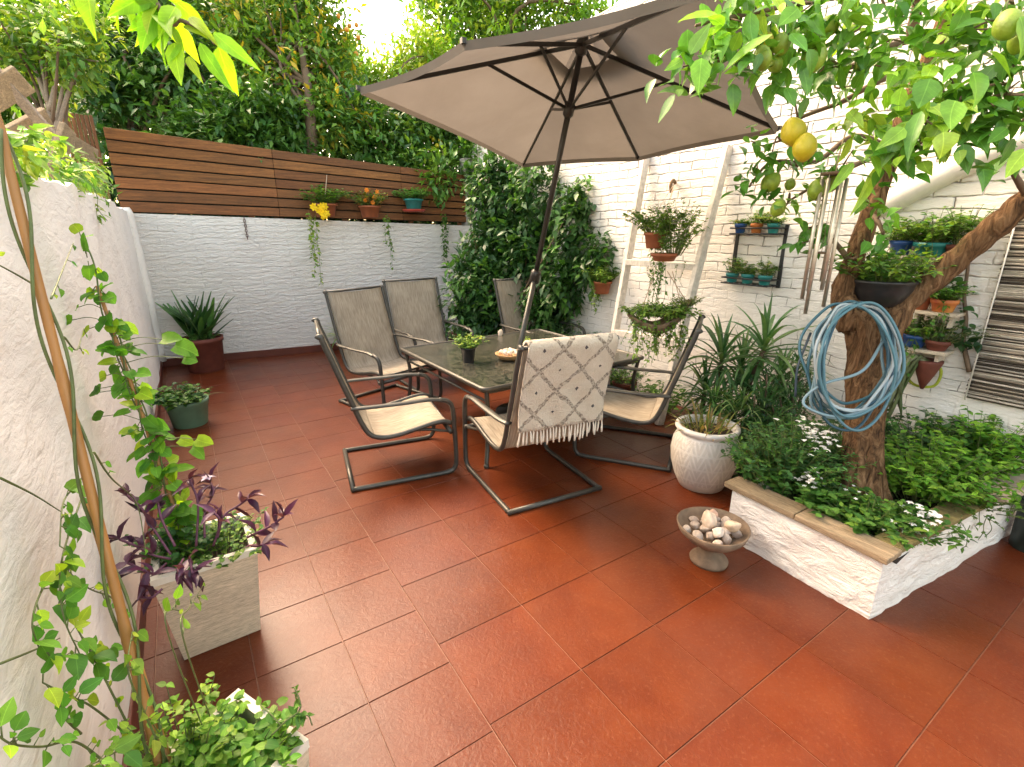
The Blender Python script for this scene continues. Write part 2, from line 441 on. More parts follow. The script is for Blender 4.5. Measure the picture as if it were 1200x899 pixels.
def mk_wood(name, col, stretch, vscale=4, bump=.5, rough=.65, var=.4, use_tint=True, coord='Object'):
    m, nt, b = nodes(name); g = NT(nt)
    v = g.coords(coord, stretch)
    n = g.noise(v, vscale, 7, .65, .8); n2 = g.noise(v, vscale * 7, 5, .6, .4)
    c = g.ramp(n.outputs['Fac'], [(.28, tuple(x * (1 - var) for x in col)), (.55, col), (.75, tuple(x * (1 + var) for x in col))])
    c = g.mix(.5, c, g.mix(1.0, c, g.ramp(n2.outputs['Fac'], [(.35, .45), (.6, 1.2)]), 'MULTIPLY'))
    if use_tint:
        a = g.n('ShaderNodeVertexColor', layer_name='tint'); c = g.mix(1.0, c, a.outputs[0], 'MULTIPLY')
    g.l(c, b.inputs['Base Color']); b.inputs['Roughness'].default_value = rough; b.inputs['Specular IOR Level'].default_value = .35
    nb = g.bump(n2.outputs['Fac'], bump, .006); g.l(nb, b.inputs['Normal']); return m
M['fence'] = mk_wood('stained_fence_board', (.205, .080, .0225), (1.0, 1.0, 16), 3, .6, .6, .5)
M['slat'] = mk_wood('stained_upright_slat', (.19, .08, .032), (10, 10, .8), 3)
M['oldwood'] = mk_wood('weathered_plank', (.33, .24, .145), (9, 1.1, 9), 3, .8, .85, .4)
M['oldgrey'] = mk_wood('grey_weathered_timber', (.30, .23, .17), (6, 1.5, 6), 3, .7, .9, .3)
M['shelfwood'] = mk_wood('pale_shelf', (.55, .47, .36), (6, 1.0, 6), 3, .3, .7, .2)
M['limestone'] = mk_wood('striated_stone_planter', (.60, .49, .35), (2, 2, 16), 2.2, .5, .8, .22)
M['limerim'] = pm('pale_planter_rim', (.66, .60, .50), .75, .1, 9, .3, 70)

def mk_bark():
    m, nt, b = nodes('furrowed_bark'); g = NT(nt)
    v = g.coords('Object', (1, 1, .16)); n = g.noise(v, 26, 7, .65, 1.4); n2 = g.noise(g.coords('Object'), 6, 4)
    c = g.ramp(n.outputs['Fac'], [(.33, (.035, .019, .010)), (.5, (.165, .088, .040)), (.68, (.32, .19, .098))])
    c = g.mix(g.ramp(n2.outputs['Fac'], [(.58, 0.0), (.75, .45)]), c, (.17, .15, .05))
    g.l(c, b.inputs['Base Color']); b.inputs['Roughness'].default_value = .9; b.inputs['Specular IOR Level'].default_value = .2
    g.l(g.bump(n.outputs['Fac'], 1.0, .045), b.inputs['Normal']); return m
M['bark'] = mk_bark()

def mk_hose():
    m, nt, b = nodes('striped_hose'); g = NT(nt)
    a = g.n('ShaderNodeVertexColor', layer_name='tint'); g.l(a.outputs[0], b.inputs['Base Color'])
    b.inputs['Roughness'].default_value = .38; return m
M['hose'] = mk_hose()

def mk_sling():
    m, nt, b = nodes('woven_sling_fabric'); g = NT(nt)
    v = g.coords('UV', (90, 7, 1)); n = g.noise(v, 1.0, 4, .6); n2 = g.noise(g.coords('UV', (5, 5, 1)), 1, 4)
    w = g.n('ShaderNodeTexChecker'); w.inputs['Scale'].default_value = 190; g.l(g.coords('UV'), w.inputs['Vector'])
    c = g.ramp(n.outputs['Fac'], [(.25, (.24, .198, .145)), (.55, (.42, .355, .27)), (.8, (.52, .455, .365))])
    c = g.mix(1.0, c, g.ramp(n2.outputs['Fac'], [(.3, .85), (.7, 1.12)]), 'MULTIPLY')
    g.l(c, b.inputs['Base Color']); b.inputs['Roughness'].default_value = .75; b.inputs['Specular IOR Level'].default_value = .3
    t = g.n('ShaderNodeBsdfTranslucent'); g.l(c, t.inputs[0])
    mx = g.n('ShaderNodeMixShader'); mx.inputs[0].default_value = .22
    g.l(b.outputs[0], mx.inputs[1]); g.l(t.outputs[0], mx.inputs[2]); g.l(mx.outputs[0], nt.nodes['Material Output'].inputs[0])
    g.l(g.bump(n.outputs['Fac'], .4, .002), b.inputs['Normal']); return m
M['sling'] = mk_sling()

def mk_canopy():
    m, nt, b = nodes('taupe_canopy_fabric'); g = NT(nt)
    n = g.noise(g.coords('Object'), 2.5, 5); n2 = g.noise(g.coords('Object'), 260, 2)
    c = g.ramp(n.outputs['Fac'], [(.3, (.145, .126, .107)), (.7, (.172, .151, .131))])
    g.l(c, b.inputs['Base Color']); b.inputs['Roughness'].default_value = .85; b.inputs['Specular IOR Level'].default_value = .2
    t = g.n('ShaderNodeBsdfTranslucent'); g.l(c, t.inputs[0])
    mx = g.n('ShaderNodeMixShader'); mx.inputs[0].default_value = .34
    g.l(b.outputs[0], mx.inputs[1]); g.l(t.outputs[0], mx.inputs[2]); g.l(mx.outputs[0], nt.nodes['Material Output'].inputs[0])
    nb = g.bump(n2.outputs['Fac'], .12, .001); nb = g.bump(g.noise(g.coords('Object'), 6, 3, .5, .6).outputs['Fac'], .25, .02, nb)
    g.l(nb, b.inputs['Normal']); return m
M['canopy'] = mk_canopy()

def mk_table():
    m, nt, b = nodes('mottled_glass_top'); g = NT(nt)
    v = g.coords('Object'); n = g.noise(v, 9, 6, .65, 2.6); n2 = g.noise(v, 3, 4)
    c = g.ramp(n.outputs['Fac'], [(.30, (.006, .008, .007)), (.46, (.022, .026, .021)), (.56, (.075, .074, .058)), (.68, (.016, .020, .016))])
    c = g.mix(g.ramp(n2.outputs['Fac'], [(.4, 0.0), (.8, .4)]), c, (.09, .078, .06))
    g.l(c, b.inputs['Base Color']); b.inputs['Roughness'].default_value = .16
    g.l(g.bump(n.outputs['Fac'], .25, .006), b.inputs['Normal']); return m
M['tabletop'] = mk_table()

def mk_throw():
    m, nt, b = nodes('shaggy_diamond_throw'); g = NT(nt)
    uv = g.coords('UV'); dn = g.noise(uv, 16, 3)
    o = g.n('ShaderNodeVectorMath', operation='SUBTRACT'); o.inputs[1].default_value = (.5, .5, .5); g.l(dn.outputs['Color'], o.inputs[0])
    s_ = g.n('ShaderNodeVectorMath', operation='SCALE'); s_.inputs['Scale'].default_value = .035; g.l(o.outputs[0], s_.inputs[0])
    ad = g.n('ShaderNodeVectorMath', operation='ADD'); g.l(uv, ad.inputs[0]); g.l(s_.outputs[0], ad.inputs[1])
    sp = g.n('ShaderNodeSeparateXYZ'); g.l(ad.outputs[0], sp.inputs[0])
    x = g.math('MULTIPLY', sp.outputs[0], 3.35); y = g.math('MULTIPLY', sp.outputs[1], 3.2)
    p = g.math('FRACT', g.math('ADD', g.math('ADD', x, y), 8.33)); q = g.math('FRACT', g.math('ADD', g.math('SUBTRACT', x, y), 8.1))
    fp = g.math('ABSOLUTE', g.math('SUBTRACT', p, .5)); fq = g.math('ABSOLUTE', g.math('SUBTRACT', q, .5))
    line = g.math('GREATER_THAN', g.math('MAXIMUM', fp, fq), .440)
    dot = g.math('LESS_THAN', g.math('MAXIMUM', fp, fq), .042)
    fray = g.ramp(g.noise(uv, 60, 3).outputs['Fac'], [(.42, .25), (.6, .95)])
    n = g.noise(uv, 85, 4, .7); n2 = g.noise(uv, 7, 3)
    c = g.ramp(n2.outputs['Fac'], [(.3, (.58, .48, .355)), (.7, (.68, .59, .465))])
    c = g.mix(g.math('MULTIPLY', line, fray), c, (.17, .125, .085)); c = g.mix(dot, c, (.07, .055, .05))
    g.l(c, b.inputs['Base Color']); b.inputs['Roughness'].default_value = .95; b.inputs['Specular IOR Level'].default_value = .1
    b.inputs['Sheen Weight'].default_value = .25
    nb = g.bump(n.outputs['Fac'], .9, .018); g.l(nb, b.inputs['Normal']); return m
M['throw'] = mk_throw()
M['fringe'] = pm('cotton_fringe', (.72, .64, .52), .95, .1, 30, .6, 160)

def mk_pot():
    m, nt, b = nodes('carved_white_ceramic'); g = NT(nt)
    t = g.n('ShaderNodeTexCoord'); sp = g.n('ShaderNodeSeparateXYZ'); g.l(t.outputs['Object'], sp.inputs[0])
    ang = g.math('MULTIPLY', g.math('ARCTAN2', sp.outputs[1], sp.outputs[0]), 1 / PI)
    z = sp.outputs[2]
    # relief bands with zigzags and lozenges
    zz = g.math('ABSOLUTE', g.math('SUBTRACT', g.math('FRACT', g.math('MULTIPLY', ang, 7)), .5))
    band1 = g.math('ABSOLUTE', g.math('SUBTRACT', g.math('FRACT', g.math('MULTIPLY', z, 9)), .5))
    loz = g.math('FRACT', g.math('MULTIPLY', g.math('ADD', g.math('MULTIPLY', zz, .30), z), 11))
    loz = g.math('ABSOLUTE', g.math('SUBTRACT', loz, .5))
    mid = g.math('MULTIPLY', g.math('GREATER_THAN', z, .07), g.math('LESS_THAN', z, .43))
    h = g.math('MULTIPLY', g.math('ADD', g.math('MULTIPLY', g.math('GREATER_THAN', loz, .3), 1.0), g.math('MULTIPLY', g.math('GREATER_THAN', band1, .43), .8)), mid)
    n = g.noise(g.coords('Object'), 30, 5); n2 = g.noise(g.coords('Object'), 4, 5)
    c = g.ramp(n2.outputs['Fac'], [(.3, (.50, .46, .40)), (.65, (.66, .625, .565))])
    c = g.mix(g.math('MULTIPLY', g.math('SUBTRACT', 1.0, h), g.math('MULTIPLY', mid, .35)), c, (.33, .29, .235))
    g.l(c, b.inputs['Base Color']); b.inputs['Roughness'].default_value = .55
    hh = g.math('ADD', h, g.math('MULTIPLY', n.outputs['Fac'], .6))
    g.l(g.bump(hh, .8, .012), b.inputs['Normal']); return m
M['ceramic'] = mk_pot()
M['tintmat'] = None
def mk_tint(name, rough):
    m, nt, b = nodes(name); g = NT(nt)
    a = g.n('ShaderNodeVertexColor', layer_name='tint'); n = g.noise(g.coords('Object', (1, .25, 1)), 60, 4)
    g.l(g.mix(1.0, a.outputs[0], g.ramp(n.outputs['Fac'], [(.3, .7), (.7, 1.15)]), 'MULTIPLY'), b.inputs['Base Color'])
    b.inputs['Roughness'].default_value = rough; g.l(g.bump(n.outputs['Fac'], .4, .004), b.inputs['Normal']); return m
M['reed'] = mk_tint('split_reed', .7)

# ------------------------------------------------------------------ foliage helpers
def pal(N, cols, jit=.22, w=None):
    cols = np.array(cols, float)
    i = rng.choice(len(cols), N, p=w)
    return np.clip(1.22 * cols[i] * rng.uniform(1 - jit, 1 + jit, (N, 1)) * rng.uniform(1 - jit * .3, 1 + jit * .3, (N, 3)), 0, 1)
def rdir(N): return nrm(rng.normal(size=(N, 3)))
DARK = [(.020, .058, .018), (.028, .078, .022), (.042, .105, .028)]
MIDG = [(.042, .115, .020), (.065, .155, .026), (.090, .185, .030)]
LIGHT = [(.12, .22, .028), (.17, .27, .035), (.24, .31, .040)]
LIME = [(.15, .30, .016), (.20, .35, .02), (.27, .38, .024)]
LEMONL = [(.060, .165, .020), (.095, .225, .024), (.15, .30, .028), (.25, .40, .035)]

def clumps(mb, C, O, m, spread, L, W, cols, kind='simple', droop=.25, jit=.22, outw=.7, w=None, mi=0, upb=1.0):
    C = np.asarray(C, float); N = len(C)
    c = np.repeat(C, m, 0); o = np.repeat(np.asarray(O, float), m, 0)
    off = rdir(N * m) * (rng.random((N * m, 1)) ** .5) * spread
    d = nrm(o * outw + rdir(N * m) * .75 + np.array([0, 0, -droop]))
    up = nrm(np.array([0, 0, upb]) + rdir(N * m) * .55 + o * .35)
    base = np.repeat(pal(N, cols, jit, w), m, 0) * rng.uniform(.8, 1.22, (N * m, 1))
    sz = rng.uniform(.5, 1.25, N * m)
    mb.leaves(c + off, d, up, L * sz, W * sz, np.clip(base, 0, 1), kind, mi)
def EL(u, v, ru, rv, d, rd):
    k = d / F
    return (D(u, v, d), np.array([ru * k, rd, rv * k]))
def crown(mb, ells, nclump, m, spread, L, W, cols, kind='simple', shell=.45, keep=None, **kw):
    vol = np.array([np.prod(r) ** .67 for _, r in ells]); vol /= vol.sum()
    Cs, Os = [], []
    for (c, r), f in zip(ells, vol):
        n = int(nclump * f) + 1
        d = rdir(n); rad = rng.random((n, 1)) ** shell
        p = d * rad * (1 + .16 * rng.normal(size=(n, 1)))
        Cs.append(c + p * r); Os.append(nrm(d * r + np.array([0, 0, .25]) * r.max()))
    Cs = np.concatenate(Cs); Os = np.concatenate(Os)
    if keep is not None:
        k = keep(Cs); Cs, Os = Cs[k], Os[k]
    clumps(mb, Cs, Os, m, spread, L, W, cols, kind, **kw)
    return Cs
def limbs(mb, base, targets, r0, n, sag=.12, r1=.006, mi=0, rough=0):
    T = np.asarray(targets); idx = rng.choice(len(T), min(n, len(T)), replace=False)
    for i in idx:
        t = T[i]; mid = base + (t - base) * .5 + rng.normal(size=3) * sag * np.linalg.norm(t - base) * .5
        P = spline([base, mid, t], 4); mb.tube(P, lerp_r(r0, r1, len(P)), 5, mi)
def strap(mb, base, az, el, L, W, tint, droop=.8, n=7, mi=0, fold=.25, tipw=.05):
    d = np.array([math.cos(az) * math.cos(el), math.sin(az) * math.cos(el), math.sin(el)])
    p = np.array(base, float); sd = np.array([-math.sin(az), math.cos(az), 0]); V = []
    for i in range(n + 1):
        t = i / n
        w = W * (min(1, .55 + t * 2.2) if t < .25 else 1.0) * (1 - max(0, (t - .45) / .55) ** 1.6 * (1 - tipw)) * .5
        up = np.cross(d, sd)
        V += [p - sd * w + up * w * fold, p.copy(), p + sd * w + up * w * fold]
        d = nrm(d + np.array([0, 0, -droop / n * (0.3 + 1.4 * t)])); p = p + d * L / n
    Fs = []
    for i in range(n):
        a = 3 * i; Fs += [(a, a + 3, a + 4, a + 1), (a + 1, a + 4, a + 5, a + 2)]
    mb.add(V, Fs, mi, tint)
def stems(mb, base, n, H, spread, L, W, cols, kind='ovate', per=10, rad=.05, sr=.003, droop=.2, lean=(0, 0, 0), smi=1, mi=0, start=.15, jit=.22):
    base = np.array(base, float)
    for i in range(n):
        a = rng.uniform(0, 2 * PI); q = rng.random() ** .6
        h = H * rng.uniform(.6, 1.1)
        b = base + np.array([math.cos(a), math.sin(a), 0]) * rad * q
        t = b + np.array([math.cos(a) * spread * q, math.sin(a) * spread * q, h * (1 - .35 * q)]) + np.array(lean) * h
        P = spline([b, b + (t - b) * .5 + np.array([0, 0, h * .12]), t], 5)
        mb.tube(P, lerp_r(sr, sr * .4, len(P)), 4, smi)
        tt = rng.uniform(start, 1, per); tt[-1] = 1
        k = np.clip((tt * (len(P) - 1)).astype(int), 0, len(P) - 2); fr = (tt * (len(P) - 1) - k)[:, None]
        pos = P[k] * (1 - fr) + P[k + 1] * fr
        az = rng.uniform(0, 2 * PI, per)
        d = np.stack([np.cos(az), np.sin(az), rng.uniform(-droop, .55, per)], 1)
        sz = rng.uniform(.6, 1.15, per) * (1.1 - .35 * tt)
        mb.leaves(pos, d, np.array([0, 0, 1]) + .3 * rdir(per), L * sz, W * sz, pal(per, cols, jit), kind, mi)
def trail(mb, start, L_, n, cols, Ls=.03, Ws=.022, sway=.08, kind='simple', smi=1, step=.025, dirv=(0, 0, -1), out=(0, 0, 0), sr=.002):
    for i in range(n):
        p = np.array(start, float) + rng.normal(size=3) * .03
        l = L_ * rng.uniform(.55, 1.1); d = nrm(np.array(dirv) + rng.normal(size=3) * sway + np.array(out))
        pts = [p, p + d * l * .3 + np.array(out) * .05, p + d * l * .65 + rng.normal(size=3) * .02, p + np.array([0, 0, -1]) * 0 + d * l]
        P = spline(pts, 5); mb.tube(P, sr, 4, smi)
        m = max(4, int(l / step)); tt = rng.random(m) * (len(P) - 1.001); k = tt.astype(int); fr = (tt - k)[:, None]
        pos = P[k] * (1 - fr) + P[k + 1] * fr
        mb.leaves(pos, rdir(m) * np.array([1, 1, .4]) + np.array([0, 0, -.5]), rdir(m) * .5 + np.array([0, 0, 1]), Ls * rng.uniform(.6, 1.2, m), Ws * rng.uniform(.6, 1.2, m), pal(m, cols), kind, 0)

# ================================================================== SETTING
def wall_grid(P0, eu, ev, U_, Vtop, step, amp, seed, uv0=0.0):
    """front sheet of a rough wall: P0 origin, eu along, ev up, Vtop(u) height"""
    nu = int(U_ / step) + 1; nv = 40
    us = np.linspace(0, U_, nu); top = np.array([Vtop(u) for u in us])
    vs = np.linspace(0, 1, nv)
    r = np.random.default_rng(seed)
    n = np.cross(eu, ev)
    Z_ = np.outer(top, vs); Ux = np.repeat(us[:, None], nv, 1)
    h = sum(a * np.sin(Ux * fx + p1) * np.sin(Z_ * fz + p2) for a, fx, fz, p1, p2 in
            [(amp, r.uniform(1, 3), r.uniform(1, 3), r.uniform(0, 6), r.uniform(0, 6)) for _ in range(3)] +
            [(amp * .5, r.uniform(5, 9), r.uniform(5, 9), r.uniform(0, 6), r.uniform(0, 6)) for _ in range(4)])
    P = np.array(P0) + Ux[..., None] * eu + Z_[..., None] * ev + h[..., None] * n
    UV = np.stack([Ux + uv0, Z_], -1)
    return P, UV, top

# floor: tiles as low slabs over the grout bed
g = MB(); g.add([(-1.5, -4, -.004), (4.2, -4, -.004), (4.2, 7.4, -.004), (-1.5, 7.4, -.004)], [(0, 1, 2, 3)], mi=1)
def tiles(x0, x1, y0, y1, sx, sy):
    xs = np.arange(x0, x1 - 1e-6, sx); ys = np.arange(y0, y1 - 1e-6, sy); gp = .0017; e = .0016
    for x in xs:
        for y in ys:
            a, b, c, d = x + gp, min(x + sx, x1 + 9) - gp, y + gp, y + sy - gp
            t = np.array([1, 1, 1]) * rng.uniform(.92, 1.07) * np.array([1, rng.uniform(.94, 1.08), rng.uniform(.92, 1.08)])
            zt = rng.uniform(-.0006, .0006)
            V = [(a, c, -.004), (b, c, -.004), (b, d, -.004), (a, d, -.004), (a + e, c + e, zt), (b - e, c + e, zt), (b - e, d - e, zt), (a + e, d - e, zt)]
            g.add(V, [(4, 5, 6, 7), (0, 1, 5, 4), (1, 2, 6, 5), (2, 3, 7, 6), (3, 0, 4, 7)], 0, t)
u = .4812
tiles(0, 4.2, -3.85, 7 * u + .001, u, u)
tiles(-1.51, -.0, -4.02, 7.2, .3775, .39)
tiles(0, 4.2, 7 * u, 7.2, .36, .375)
g.build('floor', [M['tile'], M['grout']], smooth=False, kind='structure')
g = MB(); g.add([(-300, -300, -.12), (300, -300, -.12), (300, 300, -.12), (-300, 300, -.12)], [(0, 1, 2, 3)])
M['earth'] = pm('bare_earth', (.10, .075, .045), .95, .3, 2, .5, 20)
g.build('ground', M['earth'], smooth=False, kind='structure')

# left wall
g = MB()
Lp = [(-4.2, 1.98), (.71, 2.10), (2.0, 2.14), (4.66, 2.17), (6.6, 2.12), (7.05, 2.08)]
lt = lambda uu: float(np.interp(uu - 4.2, [p[0] for p in Lp], [p[1] for p in Lp])) + .012 * math.sin(uu * 5) + .008 * math.sin(uu * 13)
P, UV, top = wall_grid((-1.2, -4.2, 0), np.array([0, 1.0, 0]), np.array([0, 0, 1.0]), 11.2, lt, .07, .008, 3)
P[..., 0] += 0
g.grid(P, uv=UV, flip=True)
B = P[:, -1].copy(); Bk = B.copy(); Bk[:, 0] -= .26; Mid = (B + Bk) / 2; Mid[:, 2] += .02
g.grid(np.stack([B, Mid, Bk], 1), flip=True)
Bb = Bk.copy(); Bb[:, 2] = -.1; g.grid(np.stack([Bk, Bb], 1), flip=True)
wl = g.build('garden_wall', M['stucco_left'], base=(-1.2, 2, 0))
tag(wl, 'long rough white rendered wall with slanting streaks beside the planter boxes', 'wall')
g = MB(); g.tube(spline([(-1.19, 6.72, .1), (-1.19, 6.70, 1.0), (-1.20, 6.66, 1.9), (-1.22, 6.66, 2.17)], 6), [.07] * 18 + [.05], 10, rough=.08)
g.build('corner_pier', M['stucco_left'], wl)
g = MB(); g.box((-1.19, 3.0, .055), (.022, 7.4, .11)); g.build('skirting', M['skirt'], wl, smooth=False, bevel=.004)

# back wall
eb = nrm(np.array([1, -BK, 0])); g = MB()
P, UV, top = wall_grid((-1.3, yback(-1.3), 0), eb, np.array([0, 0, 1.0]), 5.25, lambda uu: 2.11 - .03 * uu, .06, .007, 5)
g.grid(P, uv=UV)
B = P[:, -1].copy(); Bk = B + np.array([BK, 1, 0]) * .24; g.grid(np.stack([B, Bk], 1)); Bb = Bk.copy(); Bb[:, 2] = -.1; g.grid(np.stack([Bk, Bb], 1))
wb = g.build('garden_wall', M['brick_back'], base=(1.2, yback(1.2), 0))
tag(wb, 'whitewashed brick wall with red skirting below the slatted timber fence', 'wall')
g = MB(); a = np.array([-1.18, yback(-1.18) - .012, .055]); b = np.array([3.7, yback(3.7) - .012, .055]); g.beam(a, b, .022, .11)
g.build('skirting', M['skirt'], wb, smooth=False, bevel=.004)

# right wall
g = MB()
rt = lambda uu: 4.25
P, UV, top = wall_grid((WX, -4.2, 0), np.array([0, 1.0, 0]), np.array([0, 0, 1.0]), 10.5, rt, .06, .010, 9)
g.grid(P, uv=UV)
B = P[:, -1].copy(); Bk = B.copy(); Bk[:, 0] += .3; g.grid(np.stack([B, Bk], 1)); Bb = Bk.copy(); Bb[:, 2] = -.1; g.grid(np.stack([Bk, Bb], 1))
E0 = P[-1].copy(); E1 = E0.copy(); E1[:, 0] += .3; g.grid(np.stack([E0, E1], 1))
wr = g.build('brick_wall', M['brick_right'], base=(WX, 1, 0))
tag(wr, 'tall white painted brick wall with open dark joints behind the ladder', 'wall')
p0, p1 = AX(1046, 236, WX - .02), AX(1215, 158, WX - .02)
g = MB(); g.tube(spline([p0 + np.array([.03, .1, -.03]), p0, p0 * .5 + p1 * .5 + np.array([0, 0, .03]), p1, p1 + (p1 - p0) * .6], 6), .085, 12, rough=.07)
g.build('plastered_pipe', M['whitepaint'], wr)

# corner pillar
pc = AB(556, 225); g = MB(); g.box((3.62, yback(3.6) + .12, 1.5), (.16, .2, 3.1))
pl_ = g.build('corner_pillar', pm('grey_render', (.34, .32, .28), .9, .25, 6, .5, 40), base=(3.62, yback(3.6) + .12, 0), smooth=False, bevel=.015)
tag(pl_, 'narrow grey rendered pillar where the timber fence ends at the creeper', 'pillar')

# slatted fence on the back wall
tl, bl, tr_, br_ = AB(112, 147, -.03), AB(150, 249, -.03), AB(546, 205, -.03), AB(547, 261, -.03)
xl, xr = -1.27, 3.55
zb = lambda x: bl[2] + (br_[2] - bl[2]) * (x - bl[0]) / (br_[0] - bl[0])
zt = lambda x: tl[2] + (tr_[2] - tl[2]) * (x - tl[0]) / (tr_[0] - tl[0])
fe = thing('wooden_fence', 'brown stained fence of seven horizontal boards on top of the back wall', 'fence', ((xl + xr) / 2, yback(1.1) + .05, 2.0))
g = MB(); nb_ = 7
for k in range(nb_):
    for (xa, xb) in ((xl, .62), (.625, 2.45), (2.455, xr)):
        P = []
        o = rng.uniform(-.004, .004)
        for x, yo in ((xa, .02), (xb, .02), (xb, .045), (xa, .045)):
            h = (zt(x) - zb(x)) / nb_; P.append((x, yback(x) + yo + o, zb(x) + h * k + .009))
        for x, yo in ((xa, .02), (xb, .02), (xb, .045), (xa, .045)):
            h = (zt(x) - zb(x)) / nb_; P.append((x, yback(x) + yo + o, zb(x) + h * (k + 1) - .009 + rng.uniform(-.003, .003)))
        g.hexa(P, tint=np.array([1, 1, 1]) * rng.uniform(.75, 1.2) * np.array([1, rng.uniform(.92, 1.05), .95]))
g.build('slat_panel', M['fence'], fe, smooth=False, bevel=.004)
g = MB(); M['gapshade'] = pm('gap_shade_dark', (.012, .014, .010), .95, .3, 30, .3)  # unseen dark sheet added behind the boards so their gaps render dark
g.add([(xl, yback(xl) + .056, zb(xl)), (xr, yback(xr) + .056, zb(xr)), (xr, yback(xr) + .056, zt(xr) - .03), (xl, yback(xl) + .056, zt(xl) - .03)], [(0, 1, 2, 3)]); g.build('gap_shade_sheet', M['gapshade'], fe, smooth=False)
for x in (-1.1, .25, 1.55, 2.6, 3.45):
    g = MB(); g.box((x, yback(x) + .086, (zb(x) + zt(x)) / 2 - .1), (.07, .05, zt(x) - zb(x) + .2), tint=(.6, .6, .6)); g.build('post', M['fence'], fe, smooth=False, bevel=.004)

# upright slat panel at the left corner
sa_, sb_ = D(70, 131, 6.0), D(108, 133, 6.2); sb_[2] = sa_[2]
sp_ = thing('slat_screen', 'short screen of narrow upright brown slats left of the horizontal board fence', 'fence', ((sa_[0] + sb_[0]) / 2, (sa_[1] + sb_[1]) / 2, 2.05))
es = nrm(sb_ - sa_); ln = np.linalg.norm(sb_ - sa_)
for_ = np.array([es[1], -es[0], 0])
g = MB()
for i in range(7):
    q = sa_ + es * ln * (i + .5) / 7; g.box((q[0], q[1], (2.05 + q[2]) / 2), (ln / 7 * .80, .03, q[2] - 2.05 + rng.uniform(-.01, .01)), rz=math.atan2(es[1], es[0]), tint=np.array([1, 1, 1]) * rng.uniform(.8, 1.2))
g.build('slat_panel', M['slat'], sp_, smooth=False, bevel=.004)
for z in (2.35, 2.9):
    g = MB(); q = (sa_ + sb_) / 2 - for_ * .03; g.box((q[0], q[1], z), (ln, .025, .05), rz=math.atan2(es[1], es[0]), tint=(.6, .6, .6)); g.build('rail', M['slat'], sp_, smooth=False)

# weathered boards lying on the left wall
def plank(px0, px1, d0, d1, wpx, t, label, mt):
    a, b = D(*px0, d0), D(*px1, d1)
    g = MB(); g.beam(a, b, t, wpx * (d0 + d1) / 2 / F, upv=(0, -.5, 1)); o = g.build('weathered_board', mt, base=(a + b) / 2, smooth=False, bevel=.006)
    tag(o, label, 'board'); return o
plank((-30, 55), (60, 158), 2.9, 3.3, 11, .05, 'thin grey timber pole sloping down over the wall top at the left edge', M['oldgrey'])
plank((-20, 120), (28, 92), 3.0, 3.1, 30, .04, 'broad pale board highest at the left edge above the white wall', M['oldwood'])
plank((12, 162), (56, 138), 3.2, 3.4, 24, .04, 'short pale board lying flat between the grey pole and the ivy', M['oldwood'])
plank((56, 222), (80, 150), 3.6, 3.7, 22, .04, 'stubby tan board standing upright in the ivy on the wall top', M['oldwood'])
plank((84, 168), (112, 184), 3.9, 4.2, 18, .04, 'small tan board end resting below the upright slats', M['oldwood'])

# ================================================================== FURNITURE
# table
TC = np.array([2.03, 2.34]); TW, TD, TH = 1.88, 1.74, .69; TR = math.radians(1.2)
tb = thing('patio_table', 'square metal patio table with mottled grey glass top under the parasol', 'table', (*TC, 0), rz=TR)
ORG[tb.name] = np.zeros(3)
g = MB(); P = []
hw, hd = TW / 2 - .03, TD / 2 - .03
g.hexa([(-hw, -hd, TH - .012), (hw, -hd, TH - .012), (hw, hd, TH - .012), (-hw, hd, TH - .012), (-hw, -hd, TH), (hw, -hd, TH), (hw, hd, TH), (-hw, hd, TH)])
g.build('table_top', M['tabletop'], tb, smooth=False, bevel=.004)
def rect_loop(w, d, r, z, n=5):
    out = []
    for cx, cy, a0 in ((w - r, -d + r, -90), (w - r, d - r, 0), (-w + r, d - r, 90), (-w + r, -d + r, 180)):
        for k in range(n + 1):
            a = math.radians(a0 + 90 * k / n); out.append((cx + r * math.cos(a), cy + r * math.sin(a), z))
    return np.array(out)
g = MB(); g.tube(rect_loop(TW / 2 - .012, TD / 2 - .012, .05, TH - .008), .02, 8, closed=True, flat=1.0)
g.tube(rect_loop(TW / 2 - .05, TD / 2 - .05, .05, TH - .045), .016, 6, closed=True)
g.build('table_frame', M['frame'], tb)
for sx in (-1, 1):
    for sy in (-1, 1):
        x, y = sx * (TW / 2 - .04), sy * (TD / 2 - .04)
        g = MB(); g.tube(spline([(x - sx * .01, y - sy * .01, TH - .03), (x - sx * .035, y - sy * .035, .45), (x - sx * .02, y - sy * .02, .2), (x + sx * .02, y + sy * .02, .012)], 6), .019, 10)
        g.lathe([(.022, 0), (.024, .02), (.018, .03)], (x + sx * .02, y + sy * .02, 0), 10)
        g.build('leg', M['frame'], tb)
for sx in (-1, 1):
    g = MB(); g.tube([(sx * (TW / 2 - .065), -TD / 2 + .08, .56), (sx * (TW / 2 - .065), TD / 2 - .08, .56)], .011, 8); g.build('cross_rail', M['frame'], tb)
g = MB(); g.lathe([(.05, -.01), (.05, .012), (.03, .014), (.03, -.01)], (0, 0, TH), 20, cap=False); g.build('parasol_collar', M['umbframe'], tb)

